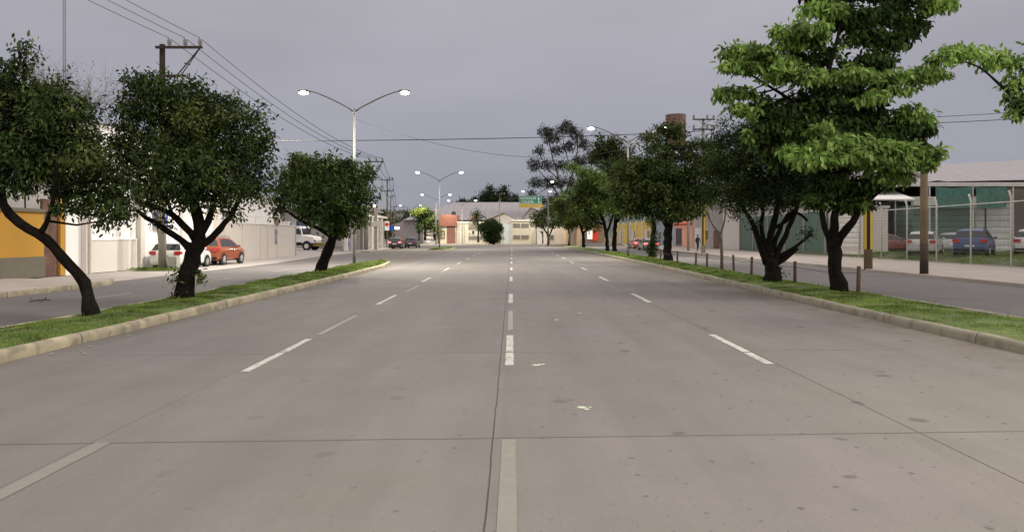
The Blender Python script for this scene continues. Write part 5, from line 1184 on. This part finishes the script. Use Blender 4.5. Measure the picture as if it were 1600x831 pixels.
    for sd in (-1, 1):
        for yw in (.185, .80):
            MB().cyl(((hw-.10)*sd,yw*L_,wr_+.02),((hw+.006)*sd,yw*L_,wr_+.02), wr_+.065, wr_+.065, 24).build('wheel_arch', M['black'], root)
            wh = MB().tube([((hw-.2)*sd,yw*L_,wr_),((hw-.18)*sd,yw*L_,wr_),((hw+.005)*sd,yw*L_,wr_),((hw+.022)*sd,yw*L_,wr_)], [wr_*.93,wr_,wr_,wr_*.92], 24).build('wheel', M['black'], root)
            rm = MB().cyl(((hw+.0)*sd,yw*L_,wr_),((hw+.03)*sd,yw*L_,wr_), wr_*.62, wr_*.58, 20)
            for q in range(5):
                a = q*2*math.pi/5; rm.tube([((hw+.035)*sd,yw*L_,wr_),((hw+.03)*sd,yw*L_+math.cos(a)*wr_*.6,wr_+math.sin(a)*wr_*.6)], .03, 4)
            rm.build('rim', M['chrome'], wh)
    if suv:
        for sd in (-1, 1): MB().tube([(sd*(hw-.28),.14*L_,H_*.985),(sd*(hw-.3),.2*L_,H_+.05),(sd*(hw-.3),.48*L_,H_+.05),(sd*(hw-.28),.54*L_,H_*.96)], .02, 6).build('roof_rail', M['dark'], root)
    return root
def put(o, x, y, z=0, rz=0): o.location = (x, y, z); o.rotation_euler = (0, 0, rz)
put(make_car('parked_car', 'white hatchback parked behind the concrete pole, red tail lights', car_paint('white_paint', (.72,.71,.68)), 3.9, 1.66, 1.50), -18.05, 36.9, .035, R(-1))
put(make_car('parked_car', 'burnt orange hatchback suv parked ahead of the white hatchback', car_paint('orange_paint', (.30,.065,.02)), 4.2, 1.78, 1.66, suv=True), -18.0, 41.4, .035, R(-1))
put(make_car('parked_car', 'black hatchback at the far corner beside the charcoal one', car_paint('black_paint', (.015,.014,.016)), 4.0, 1.75, 1.55, lit=True), -16.2, 98, .03, R(3))
put(make_car('parked_car', 'charcoal grey hatchback at the far corner, just right of the black one', car_paint('charcoal_paint', (.045,.045,.05)), 4.1, 1.85, 1.6, suv=True), -15.2, 106, .0, R(-2))
put(make_car('moving_car', 'silver car with glowing red tail lights behind the leafy shrub', car_paint('silver_paint', (.40,.35,.34)), 4.1, 1.75, 1.5, lit=True, group='cars on the side road'), 16.9, 86, 0, R(2))
put(make_car('moving_car', 'dull red car ahead of the silver one, tail lights glowing', car_paint('red_paint', (.35,.10,.09)), 4.1, 1.75, 1.5, lit=True, group='cars on the side road'), 17.6, 97, 0, R(3))
put(make_car('fenced_car', 'blue suv parked on grass behind the wire mesh fence', car_paint('blue_paint', (.055,.09,.22)), 4.5, 1.85, 1.72, suv=True, group='cars behind the fence'), 27.95, 43.4, .5, R(-40))
put(make_car('fenced_car', 'white sedan parked left of the blue suv behind the fence', car_paint('white_paint_dull', (.50,.47,.45)), 4.3, 1.8, 1.60, group='cars behind the fence'), 27.6, 48.0, .5, R(-38))
put(make_car('fenced_car', 'white suv cut off by the frame edge behind the fence', car_paint('white_paint_bright', (.62,.60,.57)), 4.4, 1.85, 1.72, suv=True, group='cars behind the fence'), 32.3, 44.2, .5, R(-40))
put(make_car('fenced_car', 'pale car further back in the lot under the shade canopy', car_paint('grey_paint', (.42,.42,.42)), 4.4, 1.8, 1.5, group='cars behind the fence'), 33.0, 54, .55, R(-60))
put(make_car('fenced_car', 'red car half hidden behind the striped wooden pole', car_paint('dull_red_paint', (.22,.05,.045)), 4.2, 1.75, 1.45, group='cars behind the fence'), 27.9, 56.4, .5, R(-80))
put(make_car('fenced_car', 'dark blue car at the canopy right of the white container', car_paint('navy_paint', (.05,.06,.09)), 4.2, 1.75, 1.5, group='cars behind the fence'), 39.0, 52.5, .55, R(-40))
# white van behind
vn = empty('white_van', (38.0,50.0,.55), R(-90), 'white box van with dark side window behind the white suv', 'van', 'cars behind the fence')
MB().extr([(0,.35),(5,.35),(5,1.1),(4.3,1.3),(3.8,2.25),(0,2.35)], -.95, .95).build('body', M['whitemetal'], vn, bevel=.06)
for sd in (-1,1):
    MB().box(*(sorted((.951*sd,.965*sd))),2.7,3.6,1.35,2.0).build('window', M['glass'], vn)
    for yw in (.9,4.0): wh = MB().cyl((.8*sd,yw,.36),(1.0*sd,yw,.36),.36,.36,18).build('wheel', M['black'], vn); MB().cyl((1.0*sd,yw,.36),(1.02*sd,yw,.36),.2,.2,14).build('rim', M['chrome'], wh)
# truck: bonneted, facing +X
tk = empty('white_truck', (-27.0,88,.03), R(-90-14), 'white bonneted lorry facing out of the walled yard', 'truck')
def tb(mb, *a): return mb
MB().extr([(0,1.0),(1.55,1.0),(1.55,1.0),(1.75,1.75),(1.55,2.75),(1.35,2.95),(0,2.95)], -1.05, 1.05).build('cab', M['white_wall'], tk, bevel=.06)
MB().extr([(1.56,.85),(3.3,.85),(3.35,1.25),(3.15,1.65),(1.74,1.85),(1.56,1.2)], -.95,.95).build('bonnet', M['white_wall'], tk, bevel=.07)
MB().extr([(1.76,1.95),(1.60,2.65),(1.57,2.65),(1.73,1.95)], -.9,.9).build('windscreen', M['glass'], tk).location = (0,.03,0)
for sd in (-1,1):
    MB().box(*(sorted((1.052*sd,1.065*sd))),.45,1.35,1.95,2.65).build('window', M['glass'], tk)
    MB().box(*(sorted((1.06*sd,1.28*sd))),1.5,1.58,1.9,2.5).build('mirror', M['dark'], tk)
    wh = MB().cyl((.75*sd,2.3,.5),(1.05*sd,2.3,.5),.5,.5,22).build('wheel', M['black'], tk); MB().cyl((1.05*sd,2.3,.5),(1.08*sd,2.3,.5),.3,.28,18).build('rim', M['whitemetal'], wh)
    MB().cyl((.9*sd,2.3,.55),(.97*sd,2.3,.55),.62,.62,24).build('wheel_arch', M['dark'], tk)
    MB().box(*(sorted((.7*sd,1.0*sd))),3.28,3.38,1.05,1.3).build('headlight', M['chrome'], tk, bevel=.02)
mb = MB(); mb.mat(0).box(-1.1,1.1,3.2,3.5,.45,.82); 
for q in range(8): mb.mat(1).box(-1.0+q*.26,-.88+q*.26,3.502,3.506,.5,.78); 
for sd in (-1,1):
    for q in range(3): mb.mat(1).box(*(sorted((1.102*sd,1.106*sd))),3.22+q*.09,3.26+q*.09,.5,.78)
mb.build('bumper', [M['black'], M['signyellow']], tk)
MB().box(-.9,.9,.1,1.2,2.952,3.6).build('roof_fairing', mat('dark_blue_paint', (.03,.06,.10), .4), tk, bevel=.05)
MB().box(-1.15,1.15,-5.5,-.1,1.0,3.5).build('cargo_box', M['white_wall'], tk, bevel=.03); MB().box(-.5,.5,-5.5,3.1,.6,.95).build('chassis', M['black'], tk)
for sd in (-1,1): MB().cyl((.7*sd,-4,.5),(1.1*sd,-4,.5),.5,.5,20).build('wheel', M['black'], tk)

# ------------------------------------------------------------------ the walking person
def person(loc, rz, label):
    V_ = {'pelvis':(0,0,.95),'waist':(0,.01,1.08),'chest':(0,.0,1.32),'neckb':(0,.0,1.47),'neck':(0,.02,1.53),
      'shL':(.17,0,1.42),'shR':(-.17,0,1.42),'elL':(.24,-.05,1.15),'elR':(-.24,.06,1.15),'wrL':(.24,.10,.92),'wrR':(-.23,.20,.98),
      'hipL':(.09,0,.90),'hipR':(-.09,0,.90),'knL':(.10,.10,.50),'knR':(-.10,-.02,.49),'anL':(.10,.08,.10),'anR':(-.10,-.28,.14),'toL':(.11,.24,.04),'toR':(-.11,-.13,.05)}
    R_ = {'pelvis':(.14,.11),'waist':(.13,.10),'chest':(.16,.11),'neckb':(.09,.08),'neck':(.055,.055),'shL':(.065,.065),'shR':(.065,.065),'elL':(.048,.048),'elR':(.048,.048),'wrL':(.034,.034),'wrR':(.034,.034),
      'hipL':(.09,.09),'hipR':(.09,.09),'knL':(.06,.06),'knR':(.06,.06),'anL':(.042,.042),'anR':(.042,.042),'toL':(.035,.035),'toR':(.035,.035)}
    E = [('pelvis','waist'),('waist','chest'),('chest','neckb'),('neckb','neck'),('chest','shL'),('chest','shR'),('shL','elL'),('shR','elR'),('elL','wrL'),('elR','wrR'),('pelvis','hipL'),('pelvis','hipR'),('hipL','knL'),('hipR','knR'),('knL','anL'),('knR','anR'),('anL','toL'),('anR','toR')]
    # fingers
    for s_, wn in ((1,'wrL'),(-1,'wrR')):
        w_ = Vector(V_[wn]); pn_ = 'pm'+wn; V_[pn_] = tuple(w_+Vector((0,.01,-.07))); R_[pn_] = (.035,.02); E.append((wn,pn_))
        for q in range(4):
            a = 'f%d%s'%(q,wn); V_[a] = tuple(w_+Vector((0,-.025+.02*q,-.115))); R_[a] = (.009,.009); E.append((pn_,a)); b2 = a+'b'; V_[b2] = tuple(w_+Vector((-s_*.012,-.02+.018*q,-.15-.008*(q in (1,2))))); R_[b2] = (.008,.008); E.append((a,b2))
        a = 'th'+wn; V_[a] = tuple(w_+Vector((-s_*.02,.05,-.085))); R_[a] = (.01,.01); E.append((pn_,a))
    names = list(V_); me = bpy.data.meshes.new('person'); me.from_pydata([V_[k] for k in names], [(names.index(a), names.index(b_)) for a, b_ in E], [])
    o = bpy.data.objects.new('person', me); col.objects.link(o)
    sk = o.modifiers.new('skin','SKIN'); me.skin_vertices[0] if me.skin_vertices else None
    if not me.skin_vertices:
        bpy.context.view_layer.objects.active = o
    for i, k in enumerate(names): me.skin_vertices[0].data[i].radius = R_[k]
    me.skin_vertices[0].data[0].use_root = True
    ss = o.modifiers.new('sub','SUBSURF'); ss.levels = 1; ss.render_levels = 1
    dg = bpy.context.evaluated_depsgraph_get(); ev = o.evaluated_get(dg); nm = bpy.data.meshes.new_from_object(ev); o.modifiers.clear(); o.data = nm
    skin = mat('skin', (.28,.16,.10), .6, .05, 5); jk = mat('black_jacket', (.015,.015,.018), .8, .2, 5); tr = mat('dark_trousers', (.03,.028,.035), .85, .15, 5)
    nm.materials.clear()
    for m_ in (jk, tr, skin, M['black']): nm.materials.append(m_)
    for p in nm.polygons:
        c = p.center; hand = abs(c.x) > .19 and c.z < .93 + (.05 if c.x < 0 else 0)
        p.material_index = 2 if hand or c.z > 1.50 else 3 if c.z < .11 else 1 if c.z < .98 and abs(c.x) < .2 else 0; p.use_smooth = True
    o.location = loc; o.rotation_euler = (0,0,rz); tag(o, label, 'person')
    h = MB(); h.sphere((0,.03,1.655), .1, 16, 12, (.78,.95,1.18)); h.add([(-.014,.115,1.64),(.014,.115,1.64),(0,.145,1.635),(0,.118,1.68)],[(0,1,2),(1,3,2),(3,0,2)])
    h.sphere((.08,.02,1.65),.02,8,6,(.4,1,1.4)).sphere((-.08,.02,1.65),.02,8,6,(.4,1,1.4))
    h.mat(1).sphere((.032,.112,1.665),.011,8,6).sphere((-.032,.112,1.665),.011,8,6); h.mat(2).box(-.025,.025,.112,.122,1.595,1.602)
    h.build('head', [skin, M['black'], M['rust']], o, smooth=True)
    MB().sphere((0,.012,1.69), .108, 14, 9, (.82,.98,1.0)).build('hair', M['black'], o, smooth=True)
    return o
person((19.5,74.6,.13), R(200), 'person in black jacket and dark trousers walking past the striped pole')
bg_ = empty('carried_bag', (19.78,74.5,.98), 0, 'dark rounded backpack on the walking person', 'backpack')
MB().sphere((0-.28,.22,.32), .19, 12, 8, (.9,.6,1.2)).build('bag_body', M['dark'], bg_, smooth=True)
